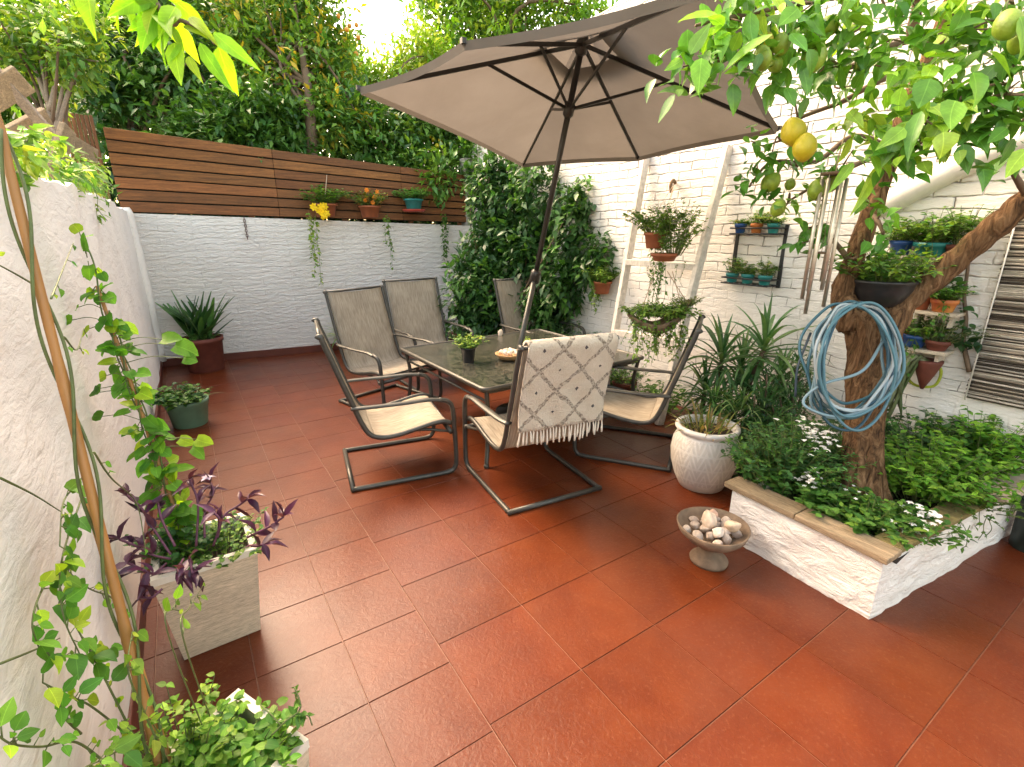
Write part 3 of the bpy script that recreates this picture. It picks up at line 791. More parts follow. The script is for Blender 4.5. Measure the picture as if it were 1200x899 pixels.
# chairs: prototype faces +Y
CW = .355
PROF = spline([(-.505, 1.20), (-.50, 1.16), (-.455, 1.02), (-.405, .86), (-.345, .68), (-.295, .53), (-.245, .435), (-.17, .395), (-.06, .392), (.08, .415), (.22, .445), (.32, .452), (.385, .43)], 5)
def make_chair():
    t = thing('patio_chair', 'x', 'chair', (0, 0, 0), 'sling chairs around the patio table')
    ix = [i for i in range(len(PROF))]
    def sling(i0, i1, nm):
        g = MB(); xs = np.linspace(-CW + .022, CW - .022, 11); P = []; U_ = []
        s = 0
        for i in range(i0, i1 + 1):
            if i > i0: s += np.linalg.norm(PROF[i] - PROF[i - 1])
            tg = PROF[min(i + 1, len(PROF) - 1)] - PROF[max(i - 1, 0)]; nrm_ = nrm(np.array([tg[1], -tg[0]]))
            if nrm_[1] > 0 and abs(nrm_[1]) > .6: nrm_ = -nrm_
            sg = .016
            P.append([(x, PROF[i][0] - (1 - (x / CW) ** 2) * sg * (1 if i0 == 0 else 0), PROF[i][1] - (1 - (x / CW) ** 2) * sg * (0 if i0 == 0 else 1)) for x in xs])
            U_.append([(x, s + i0) for x in xs])
        g.grid(np.array(P), uv=np.array(U_)); o = g.build(nm, M['sling'], t)
        m = o.modifiers.new('Solidify', 'SOLIDIFY'); m.thickness = .005; m.offset = 0
    k = 33
    sling(1, k, 'backrest'); sling(k, len(PROF) - 3, 'seat')
    for s in (-1, 1):
        pr = [(s * CW, -.535, 1.185), (s * CW, -.525, 1.20)] + [(s * CW, y, z) for y, z in PROF]
        g = MB(); g.tube(np.array(pr), .0155, 8, flat=1.25); g.build('side_rail', M['frame'], t)
        xo = s * (CW + .022)
        g = MB(); g.tube(spline([(s * (CW + .004), -.36, .655), (xo, -.25, .655), (xo, 0, .652), (xo, .2, .655), (xo, .31, .640)], 6), .014, 10, flat=2.0, flatdir=(1, 0, 0)); g.build('armrest', M['frame'], t)
        g = MB(); g.tube(spline([(xo, .29, .645), (xo, .36, .62), (xo, .395, .55), (xo, .405, .35), (xo, .41, .14), (xo, .395, .05), (xo, .33, .018), (xo, .1, .016), (xo, -.2, .016), (xo, -.405, .016)], 6), .0190, 10)
        g.build('leg', M['frame'], t)
        g = MB(); g.tube([(s * (CW + .02), .36, .37), (s * (CW - .04), .22, .385), (s * (CW - .02), .1, .405)], .012, 6); g.build('spring_bracket', M['frame'], t)
    for nm, y, z, w in (('rear_bar', -.405, .016, CW + .022), ('front_bar', .37, .37, CW + .02)):
        g = MB(); g.tube([(-w - .016, y, z), (w + .016, y, z)], .0190, 10); g.build(nm, M['frame'], t)
    g = MB(); g.tube([(-CW, -.518, 1.195), (CW, -.518, 1.195)], .013, 8); g.build('head_bar', M['frame'], t)
    g = MB(); g.tube([(-CW, .355, .425), (CW, .355, .425)], .011, 8); g.build('seat_bar', M['frame'], t)
    return t
ch0 = make_chair()
def face(dx, dy): return math.atan2(-dx, dy)
CH = [((.55, 1.98), -1.755, 1.0, 'sling chair nearest on the left of the table with its arched leg frame fully visible'),
      ((1.05, 3.52), -2.85, 1.04, 'sling chair behind the nearest left one with its front towards the camera'),
      ((1.83, 4.08), -3.114, 1.05, 'sling chair at the far side of the table against the white back wall'),
      ((3.12, 3.42), 3.2, 1.05, 'sling chair half hidden behind the parasol pole before the creeper'),
      ((1.327, 1.13), -.114, 1.01, 'sling chair in front of the table with the fringed throw over its back'),
      ((2.42, 1.126), .608, .98, 'sling chair seen from the side beside the carved white pot')]
chairs = []
for i, (xy, a, sc, lab) in enumerate(CH):
    c = ch0 if i == 0 else copy_tree(ch0)
    c.location = (*xy, 0); c.rotation_euler = (0, 0, a); c.scale = (sc, sc, sc); c['label'] = lab
    chairs.append(c)

# throw over the front chair
cxy, ca = CH[4][0], CH[4][1]
def loc5(x, y, z):
    c_, s_ = math.cos(ca), math.sin(ca); x, y, z = 1.01 * x, 1.01 * y, 1.01 * z; return np.array([cxy[0] + c_ * x - s_ * y, cxy[1] + s_ * x + c_ * y, z])
prof = []
for y, z in PROF[26:0:-1]: prof.append((y - .030, z))           # rear face, from low to high
rear = [(-.395 - .075 + .02 * t, .565 + .1 * t) for t in (0,)]
path = spline([(-.425, .60), (-.438, .75), (-.468, .90), (-.515, 1.05), (-.553, 1.165), (-.555, 1.205), (-.53, 1.228), (-.495, 1.222), (-.468, 1.18), (-.44, 1.08), (-.405, .97)], 6)
g = MB(); s = np.concatenate([[0], np.cumsum(np.linalg.norm(np.diff(path, axis=0), axis=1))])
xs = np.linspace(-.315, .335, 44); P = []; U_ = []
for i in range(len(path)):
    row = []
    for x in xs:
        wv = .014 * math.sin(x * 15 + i * .16 + .6) * max(0, 1 - i / 25) + rng.normal() * .0016
        row.append(loc5(x + .012 * (1 - i / len(path)) * math.copysign(1, x), path[i][0] - abs(wv), path[i][1] + rng.normal() * .0012 - .012 * (x / .3) * (1 - i / len(path))))
    P.append(row); U_.append([(x, s[i]) for x in xs])
th = thing('throw_blanket', 'cream shaggy throw with brown diamond pattern and tassels over the front chair back', 'throw', loc5(0, -.53, 1.2))
g.grid(np.array(P), uv=np.array(U_)); o = g.build('blanket', M['throw'], th)
m = o.modifiers.new('Solidify', 'SOLIDIFY'); m.thickness = .016; m.offset = 0
g = MB()
for i, x in enumerate(np.linspace(-.318, .338, 27)):
    l = rng.uniform(.095, .14); q = loc5(x + .008, -.427, .61 - .012 * (x / .3)); dx = rng.normal() * .008
    e = q + np.array([dx, rng.normal() * .006, -l])
    g.tube(spline([q, q + (e - q) * .3 + np.array([0, -.004, 0]), e], 4), [.006, .0045, .005, .005, .0055, .0065, .0075, .0075, .006][:9], 6, rough=.2)
g.build('tassel_fringe', M['fringe'], th)

# parasol
AP = np.array([2.147, 1.63, 3.313]); n_ = nrm(np.array([.107, .032, 1.0])); HH = .545
rimc = AP - n_ * HH
def onrim(u, v): return plane(u, v, n_, n_ @ rimc)
RIM = [onrim(543, 48), onrim(862, -28), onrim(913, 150), onrim(748, 184), onrim(613, 192), onrim(420, 103)]
um = thing('parasol', 'large taupe parasol with dark ribs tilted over the table', 'parasol', (*TC, 0))
joint = D(627, 325, 5.06)
g = MB(); g.lathe([(.24, 0), (.25, .02), (.235, .07), (.06, .10), (.035, .13), (.032, .3)], (*TC, 0), 28); g.build('base', M['umbframe'], um)
g = MB(); pb = np.array([*TC, .06]); g.tube([pb, (*TC, .69), joint], .028, 12); g.build('lower_pole', M['frame'], um)
g = MB(); d_ = nrm(AP - joint); g.tube([joint - d_ * .07, joint - d_ * .05, joint + d_ * .06, joint + d_ * .085], [.03, .052, .052, .028], 12); g.build('tilt_joint', M['umbframe'], um)
g = MB(); g.tube([joint, AP - d_ * .05], .025, 12); g.build('upper_pole', M['umbframe'], um)
hubr = AP - d_ * .50
g = MB(); g.tube([hubr - d_ * .06, hubr - d_ * .04, hubr + d_ * .04, hubr + d_ * .06], [.03, .045, .045, .03], 12); g.build('runner', M['umbframe'], um)
g = MB(); g.tube([AP - d_ * .12, AP - d_ * .1, AP - d_ * .03, AP + n_ * .03, AP + n_ * .07], [.03, .05, .05, .03, .012], 12); g.build('hub', M['umbframe'], um)
top = AP - n_ * .02
g = MB(); VS = []
for k in range(6):          # canopy panels with a slight sag between ribs
    A_, B_ = RIM[k], RIM[(k + 1) % 6]; m_ = 14; w_ = 12; P = []
    for i in range(m_ + 1):
        t = .17 + .83 * i / m_; row = []
        for j in range(w_ + 1):
            q = j / w_; e = A_ * (1 - q) + B_ * q; p = top + (e - top) * t
            inw = (rimc + n_ * .0 - e) * .045 * math.sin(PI * q) * t ** 2
            p = p + inw - n_ * (.035 * math.sin(PI * q) * math.sin(PI * min(1, t * 1.0)) * t) + n_ * .0
            row.append(p)
        P.append(row)
    g.grid(np.array(P))
    # hem
    hem = []
    for j in range(w_ + 1):
        e = np.array(P[-1][j]); hem.append([e, e - n_ * .045 + (rimc - e) * .012])
    g.grid(np.array(hem))
o = g.build('canopy', M['canopy'], um)
g = MB()
for k in range(6):
    A_, B_ = RIM[k], RIM[(k + 1) % 6]; P = []
    for i in range(6):
        t = .01 + .27 * i / 5; row = []
        for j in range(9):
            q = j / 8; e = A_ * (1 - q) + B_ * q; row.append(top + n_ * (.10 - .02 * math.sin(PI * q)) + (e - top) * t)
        P.append(row)
    g.grid(np.array(P))
g.build('wind_vent', M['canopy'], um)
for k in range(6):
    e = RIM[k]; g = MB(); a = AP - n_ * .05
    g.beam(a, e - n_ * .012, .016, .028, upv=n_); g.box(e, (.03, .03, .03)); r_ = g.build('rib', M['umbframe'], um, smooth=False)
    ml = a + (e - a) * .43; g = MB(); g.beam(hubr, ml - n_ * .01, .013, .022, upv=n_); g.build('strut', M['umbframe'], um, smooth=False)

# things on the table
def on_table(u, v): return AZ(u, v, TH)
p = on_table(549, 424)
t = thing('potted_plant', 'small leafy green plant in a black pot on the table', 'potted plant', p)
g = MB(); g.lathe([(.050, 0), (.053, .01), (.068, .125), (.074, .128), (.074, .145), (.066, .145), (.062, .12)], p, 24, cap=False); g.build('pot', M['blackplastic'], t)
g = MB(); g.disc(p + np.array([0, 0, .12]), .063); g.build('soil', M['soil'], t)
g = MB(); stems(g, p + np.array([0, 0, .12]), 46, .15, .15, .042, .034, LIGHT + MIDG, 'ovate', 9, .04); g.build('foliage', [M['leaf'], M['stem']], t)
p = on_table(597, 421)
bw = MB(); bw.lathe([(.05, 0), (.10, .012), (.135, .05), (.140, .062), (.132, .062), (.095, .024), (.0, .016)], p, 28); o = bw.build('shell_bowl', M['wicker'], base=p)
tag(o, 'round tan basket bowl of pale shells on the table', 'bowl')
def stone_at(name, c, r, col, label, group, mt='stone'):
    g = MB(); a = rdir(1)[0]; b = nrm(np.cross(a, [.3, .5, .8])); ax = np.array([a, b, np.cross(a, b)])
    g.blob(c, np.array([1, .8, .62]) * r, 16, 11, tint=col, jit=.3, ax=ax)
    v = g.V[0] - c
    for _ in range(6):
        d = rdir(1)[0]; lim = r * rng.uniform(.48, .72); h = v @ d; v = v - np.outer(np.maximum(h - lim, 0) * .85, d)
    g.V[0] = v + c + rng.normal(size=v.shape) * r * .012; o = g.build(name, M[mt], base=c); tag(o, label, 'shell' if name == 'shell' else 'stone', group)
for i in range(15):
    a = i * 2.4; rr = .09 * math.sqrt((i + .5) / 15); z = .062 + .035 * (1 - rr / .1)
    stone_at('shell', p + np.array([rr * math.cos(a), rr * math.sin(a), z]), rng.uniform(.024, .034), (1.55, 1.5, 1.4), 'cream shell heaped with the others in the tan bowl on the table', 'shells in the table bowl')
stone_at('shell', on_table(586, 393) + np.array([0, 0, .03]), .042, (1.5, 1.45, 1.35), 'white conch lying on its own on the far edge of the table', None)
p = on_table(617, 410)
t = thing('potted_plant', 'tiny yellow green succulent in a white cup beside the parasol pole', 'potted plant', p)
g = MB(); g.lathe([(.024, 0), (.03, .05), (.032, .062), (.027, .062), (.026, .05)], p, 16, cap=False); g.build('cup', M['whitepaint'], t)
g = MB(); stems(g, p + np.array([0, 0, .05]), 14, .09, .04, .045, .02, LIGHT, 'ovate', 6, .015); g.build('foliage', [M['leaf'], M['stem']], t)

# ================================================================== RIGHT SIDE
# carved white pot
pc = np.array([2.385, .315, 0.0])
t = thing('large_pot', 'big carved white ceramic pot of straggly succulents beside the raised bed', 'potted plant', pc)
pr = [(.150, 0), (.165, .008), (.205, .09), (.238, .20), (.248, .29), (.238, .38), (.212, .435), (.205, .45), (.222, .462), (.232, .48), (.228, .498), (.205, .503), (.190, .49), (.186, .44)]
g = MB(); g.lathe(pr, pc, 48, cap=False); g.build('pot', M['ceramic'], t)
g = MB(); g.disc(pc + np.array([0, 0, .445]), .19); g.build('soil', M['soil'], t)
g = MB()
for i in range(46):
    a = rng.uniform(0, 2 * PI); r0 = rng.uniform(.02, .15)
    strap(g, pc + np.array([r0 * math.cos(a), r0 * math.sin(a), .44]), a + rng.normal() * .6, rng.uniform(.5, 1.4), rng.uniform(.14, .30), rng.uniform(.012, .022), pal(1, [(.10, .13, .03), (.16, .17, .045), (.26, .19, .07), (.30, .22, .11)], .25)[0], rng.uniform(.4, 1.6))
stems(g, pc + np.array([0, 0, .44]), 14, .16, .1, .035, .016, [(.10, .16, .03), (.24, .17, .07)], 'ovate', 7, .14)
g.build('foliage', [M['leaf'], M['stem']], t)

# aloe trees behind
al = thing('aloe_plant', 'tall branching aloe with two green spiky rosettes behind the carved pot', 'plant', (2.95, .72, 0))
heads = [(D(846, 418, 4.15), 1.0), (D(896, 404, 4.05), 1.05), (D(872, 455, 4.1), .8), (D(826, 455, 4.3), .75), (D(912, 470, 4.2), .7), (D(850, 492, 4.0), .6), (D(888, 500, 4.0), .6), (D(866, 520, 3.9), .5), (D(820, 500, 4.3), .6), (D(870, 425, 4.2), .8), (D(915, 440, 4.1), .75), (D(838, 470, 4.05), .7), (D(895, 475, 3.95), .7)]
g = MB(); gs = MB()
for h, sc in heads:
    base = np.array([2.95 + rng.normal() * .06, .72 + rng.normal() * .06, 0])
    if h[0] > WX - .35: h[0] = WX - .35
    gs.tube(spline([base, base * .4 + h * .6 + np.array([0, 0, -.12]), h + np.array([0, 0, -.05])], 6), lerp_r(.028, .018, 13), 8, rough=.1)
    n0 = 34
    for i in range(n0):
        f_ = i / n0; el = 1.45 - 1.75 * f_ ** .8 + rng.normal() * .08
        strap(g, h + np.array([0, 0, -.13 * f_ * sc]), i * 2.4 + rng.normal() * .15, el, sc * rng.uniform(.40, .56) * (.75 + .35 * math.sin(PI * min(1, f_ * 1.2))), sc * .034, pal(1, [(.055, .135, .045), (.08, .165, .06), (.12, .20, .07)], .2)[0], rng.uniform(.7, 1.4) + .6 * f_, 8, fold=.5)
g.build('rosette', M['leafg'], al); gs.build('stem', M['twig'], al)
# grassy spider plants and dark shrub between pot and bed
gp = thing('grassy_plant', 'arching grassy clump between the aloe and the carved pot', 'plant', (2.72, .5, 0))
g = MB()
for c, sc, n0 in ((D(862, 480, 3.9), 1, 60), (D(835, 470, 4.0), .8, 40), (D(905, 500, 3.85), .9, 55), (D(880, 540, 3.75), .7, 40)):
    for i in range(n0):
        strap(g, c + rdir(1)[0] * .05, rng.uniform(0, 2 * PI), rng.uniform(.2, 1.35), rng.uniform(.22, .42) * sc, rng.uniform(.009, .016), pal(1, [(.05, .14, .035), (.09, .20, .05), (.18, .26, .09)], .2)[0], rng.uniform(1.2, 2.6), 8)
g.build('foliage', M['leaf'], gp)
g = MB()
for c in (D(862, 480, 3.9), D(835, 470, 4.0), D(905, 500, 3.85), D(880, 540, 3.75)): g.tube(spline([(2.72, .5, 0), (np.array([2.72, .5, 0]) + c) / 2 + np.array([.03, 0, .03]), c], 5), .012, 6)
g.build('stem', M['twig'], gp)
ds = thing('dark_shrub', 'dense dark green shrub filling the corner behind the white flowers', 'shrub', (3.1, .15, 0))
g = MB(); Cs = crown(g, [EL(905, 490, 45, 55, 4.0, .22), EL(930, 450, 25, 35, 4.1, .15), EL(880, 540, 30, 35, 3.9, .15)], 330, 8, .07, .055, .02, DARK + [(.03, .09, .03)], keep=lambda c: c[:, 0] < WX - .03); g.build('foliage', M['leafg'], ds)
g = MB(); limbs(g, np.array([3.1, .15, 0]), Cs, .02, 26); g.build('stem', M['twig'], ds)

# raised planter bed
A0, A1 = np.array([1.905, -1.055]), np.array([1.93, -.22])
C1, C2 = np.array([3.70, -1.235]), np.array([3.70, -.18])
PH = .345
rb = thing('raised_planter', 'white masonry raised bed with timber capping around the lemon tree', 'planter', (2.8, -.65, 0))
def wall_seg(mb, a, b, th_, h, inward, amp=.007, n=34, m=12, uv=0):
    a = np.array([*a, 0.]); b = np.array([*b, 0.]); e = nrm(b - a); o = np.array([*inward, 0.]); o = nrm(o)
    L = np.linalg.norm(b - a); P = []
    ph = rng.uniform(0, 6, 4)
    for i in range(n + 1):
        row = []
        for j in range(m + 1):
            s_, z = L * i / n, h * j / m
            d = amp * (math.sin(s_ * 9 + ph[0]) * math.sin(z * 14 + ph[1]) + .7 * math.sin(s_ * 23 + ph[2]) * math.sin(z * 31 + ph[3])) + rng.normal() * amp * .3
            d *= min(1, s_ / .08, (L - s_) / .08)
            row.append(a + e * s_ - o * d + np.array([0, 0, z]))
        P.append(row)
    mb.grid(np.array(P))
    T0 = np.array([r[-1] for r in P]); T1 = T0 + o * th_; mb.grid(np.stack([T0, T1], 1)); T2 = T1.copy(); T2[:, 2] = .02; mb.grid(np.stack([T1, T2], 1))
g = MB()
wall_seg(g, A1, A0, .11, PH, (1, 0)); wall_seg(g, A0, C1, .11, PH, (0.1, 1)); wall_seg(g, C2, A1, .11, PH, (0, -1))
g.hexa([(1.918, -1.043, 0), (2.12, -1.062, 0), (2.12, -.9, 0), (1.921, -.9, 0), (1.918, -1.043, PH - .002), (2.12, -1.062, PH - .002), (2.12, -.9, PH - .002), (1.921, -.9, PH - .002)]); g.build('masonry', M['planterwall'], rb)
def board(mb, a, b, w, t, z, tint=(1, 1, 1), n=10):
    a = np.array([*a, z]); b = np.array([*b, z]); e = nrm(b - a); sd = np.array([-e[1], e[0], 0])
    for i in (0,):
        ww = w / 2
        P = [a - sd * ww, b - sd * ww, b + sd * ww, a + sd * ww]; mb.hexa([q for q in P] + [q + np.array([0, 0, t]) for q in P], tint=tint)
g = MB(); board(g, (1.955, -1.08), (1.975, -.62), .15, .035, PH + .002); board(g, (1.975, -.615), (1.985, -.17), .15, .034, PH + .003, (.85, .85, .82)); g.build('timber_cap', M['oldwood'], rb, smooth=False, bevel=.006)
g = MB(); board(g, (2.04, -1.012), (3.1, -1.115), .13, .03, PH + .004, (.75, .80, .50)); g.build('mossy_cap', M['oldwood'], rb, smooth=False, bevel=.006)
g = MB(); board(g, (3.11, -1.135), (3.70, -1.19), .17, .035, PH + .002, (1.5, 1.5, 1.55)); g.build('stone_cap', M['oldgrey'], rb, smooth=False, bevel=.006)
g = MB(); P = np.array([[(x, y, .30 + rng.normal() * .012) for y in np.linspace(-1.08, -.25, 14)] for x in np.linspace(2.0, 3.7, 26)]); g.grid(P, flip=True); g.build('soil', M['soil'], rb)

# bed plants
def bedplant(name, label, cat, base, parts, group=None):
    t = thing(name, label, cat, base, group); g = MB()
    for f_ in parts: f_(g)
    g.build('foliage', [M['leaf'], M['stem'], M['petal']], t); return t
def bp(u, v, z=.31): return AZ(u, v, z)
def flowers(g, c, spread, n, size=.016, hz=.03):
    c = np.array(c)
    for i in range(n):
        q = c + rng.normal(size=3) * np.array([spread, spread, hz]); k = 5; az = np.arange(k) * 2 * PI / k + rng.uniform(0, 1)
        d = np.stack([np.cos(az), np.sin(az), np.full(k, .35)], 1)
        g.leaves(np.repeat(q[None], k, 0), d + rdir(1) * .5, (0, 0, 1), size, size * .8, (.85, .84, .78), 'round', 2)
b0 = bp(920, 572)
bedplant('flowering_plant', 'bushy white flowered plant at the left end of the raised bed', 'plant', b0,
         [lambda g: stems(g, bp(893, 562), 40, .30, .18, .05, .022, MIDG, 'ovate', 12, .10), lambda g: stems(g, b0 + np.array([.08, .0, 0]), 120, .46, .26, .045, .016, MIDG + [(.08, .2, .06)], 'ovate', 16, .14, sr=.003),
          lambda g: flowers(g, D(955, 508, 3.05), .05, 26, .02), lambda g: flowers(g, D(935, 500, 3.1), .05, 10, .02), lambda g: flowers(g, D(965, 522, 3.0), .05, 12, .02)])
b1 = bp(945, 588)
bedplant('round_leaved_plant', 'low plant of round green leaves along the timber edge with white blooms', 'plant', b1,
         [lambda g: stems(g, b1, 54, .22, .18, .06, .052, MIDG, 'round', 6, .12), lambda g: stems(g, bp(985, 610), 44, .18, .16, .06, .052, MIDG, 'round', 6, .1),
          lambda g: flowers(g, D(948, 562, 2.92), .035, 18, .02), lambda g: flowers(g, D(975, 575, 2.9), .06, 8)])
b2 = bp(1015, 622)
bedplant('leafy_plant', 'low green plant with tiny white buds between the trunk and the timber edge', 'plant', b2,
         [lambda g: stems(g, b2, 60, .20, .18, .055, .038, MIDG + LIGHT[:1], 'ovate', 8, .12), lambda g: flowers(g, D(1020, 588, 2.78), .08, 10, .012)])
b3 = bp(1062, 628)
bedplant('flowering_plant', 'sprawling plant with bright white flower heads at the front corner of the bed', 'plant', b3,
         [lambda g: stems(g, b3, 54, .15, .18, .055, .034, MIDG, 'ovate', 8, .08), lambda g: flowers(g, D(1088, 604, 2.66), .04, 24, .02), lambda g: flowers(g, D(1060, 622, 2.6), .035, 10, .02), lambda g: flowers(g, D(1082, 628, 2.55), .02, 6)])
b4 = bp(1080, 585)
bedplant('leafy_shrub', 'fresh green shrub right of the trunk in the middle of the bed', 'shrub', b4,
         [lambda g: stems(g, b4, 130, .40, .30, .065, .034, LEMONL[:3] + LIGHT[:1], 'ovate', 15, .16)])
b5 = bp(1140, 556)
bedplant('leafy_shrub', 'taller green shrub below the reed mat at the far end of the bed', 'shrub', b5,
         [lambda g: stems(g, b5, 100, .50, .26, .065, .04, LEMONL[:3], 'ovate', 14, .14, lean=(-.1, 0, 0))])
b6 = bp(1075, 545)
bedplant('dark_leafy_plant', 'dark green plant deep in the bed against the wall behind the trunk', 'plant', b6,
         [lambda g: stems(g, b6, 90, .40, .26, .07, .045, DARK + MIDG[:1], 'ovate', 12, .18)])
b8 = np.array([2.22, -.36, .31])
bedplant('dark_leafy_plant', 'dark leafy plant along the back edge of the bed behind the white flowers', 'plant', b8,
         [lambda g: stems(g, b8, 60, .44, .24, .06, .032, DARK[1:] + MIDG[:1], 'ovate', 14, .14), lambda g: stems(g, b8 + np.array([.42, .02, 0]), 70, .42, .26, .06, .034, DARK[1:] + MIDG[:1], 'ovate', 14, .18), lambda g: stems(g, b8 + np.array([.85, .02, 0]), 50, .40, .24, .06, .034, DARK[1:], 'ovate', 13, .16)])
b7 = bp(1140, 592, .37)
bedplant('trailing_groundcover', 'mossy creeping greenery spilling over the right edge of the bed', 'plant', b7,
         [lambda g: stems(g, b7, 40, .06, .22, .025, .018, [(.07, .12, .02), (.10, .16, .03)], 'simple', 14, .14), lambda g: [trail(g, AZ(u_, v_, .38) + np.array([0, -.05, 0]), .16, 3, MIDG, .035, .026) for u_, v_ in ((1095, 603), (1118, 600), (1150, 590), (1175, 578))]])

# lemon tree
TD0 = 3.04
lt_ = thing('lemon_tree', 'old lemon tree with thick furrowed trunk rising from the raised bed', 'tree', D(1012, 575, TD0))
g = MB(); tp = spline([D(1012, 590, TD0), D(1010, 540, TD0), D(1014, 480, TD0 + .02), D(1018, 430, TD0 + .04), D(1014, 390, TD0 + .05), D(1010, 362, TD0 + .05)], 8)
rr = np.interp(np.linspace(0, 1, len(tp)), [0, .12, .35, .6, .85, 1], [.135, .115, .094, .094, .108, .092])
n_t = 72; V = []; tp = spline(tp[::6].tolist() + ([tp[-1].tolist()] if (len(tp) - 1) % 6 else []), 8); rr = np.interp(np.linspace(0, 1, len(tp)), [0, .12, .35, .6, .85, 1], [.140, .115, .094, .094, .108, .092])
kn = [(rng.uniform(0, 6.28), rng.uniform(.15, .95), rng.uniform(.10, .22)) for _ in range(7)]
for i, p in enumerate(tp):
    h_ = i / len(tp)
    for j in range(n_t):
        a = 2 * PI * j / n_t; aw = a + .25 * math.sin(h_ * 7) + .1 * math.sin(h_ * 19 + a * 2)
        k = 1 + .09 * math.sin(4 * aw + 1.3) + .06 * math.sin(9 * aw + h_ * 4) + .045 * abs(math.sin(13 * aw - h_ * 6)) + .03 * math.sin(23 * aw + h_ * 15) + rng.normal() * .012
        for ka, kh, ks in kn: k += ks * math.exp(-((math.sin((a - ka) / 2) * 2.6) ** 2 * 5 + ((h_ - kh) * 14) ** 2))
        V.append(p + np.array([math.cos(a), math.sin(a), 0]) * rr[i] * k)
m_ = len(tp); Fs = [(i * n_t + j, i * n_t + (j + 1) % n_t, (i + 1) * n_t + (j + 1) % n_t, (i + 1) * n_t + j) for i in range(m_ - 1) for j in range(n_t)] + [tuple((m_ - 1) * n_t + j for j in range(n_t))]
g.add(V, Fs); g.blob(D(1022, 378, TD0 + .05), (.12, .11, .13), 20, 14, jit=.3); g.blob(D(1002, 372, TD0 + .07), (.095, .095, .12), 20, 14, jit=.3); g.build('trunk', M['bark'], lt_)
L1 = spline([D(1000, 385, TD0 + .06), D(988, 345, TD0 + .06), D(999, 310, 3.05), D(1020, 250, 3.02), D(1046, 175, 2.95), D(1070, 110, 2.85), D(1092, 60, 2.78), D(1120, -10, 2.7), D(1150, -90, 2.6)], 7)
g = MB(); g.tube(L1, np.interp(np.linspace(0, 1, len(L1)), [0, .2, .5, 1], [.082, .058, .052, .033]) * (1 + .07 * np.sin(np.arange(len(L1)) * 1.5)), 18, rough=.06); g.build('limb', M['bark'], lt_)
L2 = spline([D(1030, 405, TD0 + .02), D(1060, 355, 3.0), D(1105, 318, 2.9), D(1155, 275, 2.75), D(1205, 232, 2.6), D(1270, 165, 2.45), D(1330, 60, 2.3)], 7)
g = MB(); g.tube(L2, np.interp(np.linspace(0, 1, len(L2)), [0, .2, .6, 1], [.088, .072, .062, .042]) * (1 + .07 * np.sin(np.arange(len(L2)) * 1.7) + .05 * np.sin(np.arange(len(L2)) * .6)), 18, rough=.06); g.build('limb', M['bark'], lt_)
L3 = spline([D(1092, 60, 2.78), D(1070, 40, 2.7), D(1075, 0, 2.6), D(1060, -60, 2.5)], 5)
g = MB(); g.tube(L3, lerp_r(.035, .02, len(L3)), 10, rough=.06)
BR = [[(1085, 75, 2.8), (1030, 95, 2.7), (985, 120, 2.7), (935, 140, 2.75), (915, 165, 2.8)],
      [(1100, 40, 2.74), (1040, 55, 2.6), (985, 80, 2.5), (940, 30, 2.3), (890, 70, 2.15), (840, 62, 2.05)],
      [(1120, -10, 2.7), (1030, -10, 2.4), (930, 5, 2.2), (860, 20, 2.1), (815, 30, 2.05)],
      [(1046, 175, 2.95), (1010, 190, 2.9), (960, 215, 2.9), (925, 235, 2.95)],
      [(1046, 175, 2.95), (1000, 160, 2.9), (955, 190, 2.9), (905, 190, 2.9), (880, 215, 2.95)],
      [(1150, -90, 2.6), (1180, -10, 2.3), (1190, 60, 2.1), (1180, 110, 2.05)],
      [(1270, 165, 2.45), (1210, 130, 2.3), (1160, 120, 2.2), (1110, 140, 2.2), (1075, 170, 2.25)],
      [(1070, 110, 2.85), (1110, 110, 2.6), (1150, 95, 2.4), (1175, 70, 2.3)],
      [(999, 310, 3.05), (975, 280, 3.0), (958, 265, 2.98)], [(1020, 250, 3.02), (1030, 262, 2.9), (1035, 275, 2.85)],
      [(1205, 232, 2.6), (1185, 195, 2.45), (1200, 180, 2.3)]]
for b in BR:
    P = spline([D(*q) for q in b], 5); g.tube(P, lerp_r(.020, .006, len(P)), 7, rough=.08)
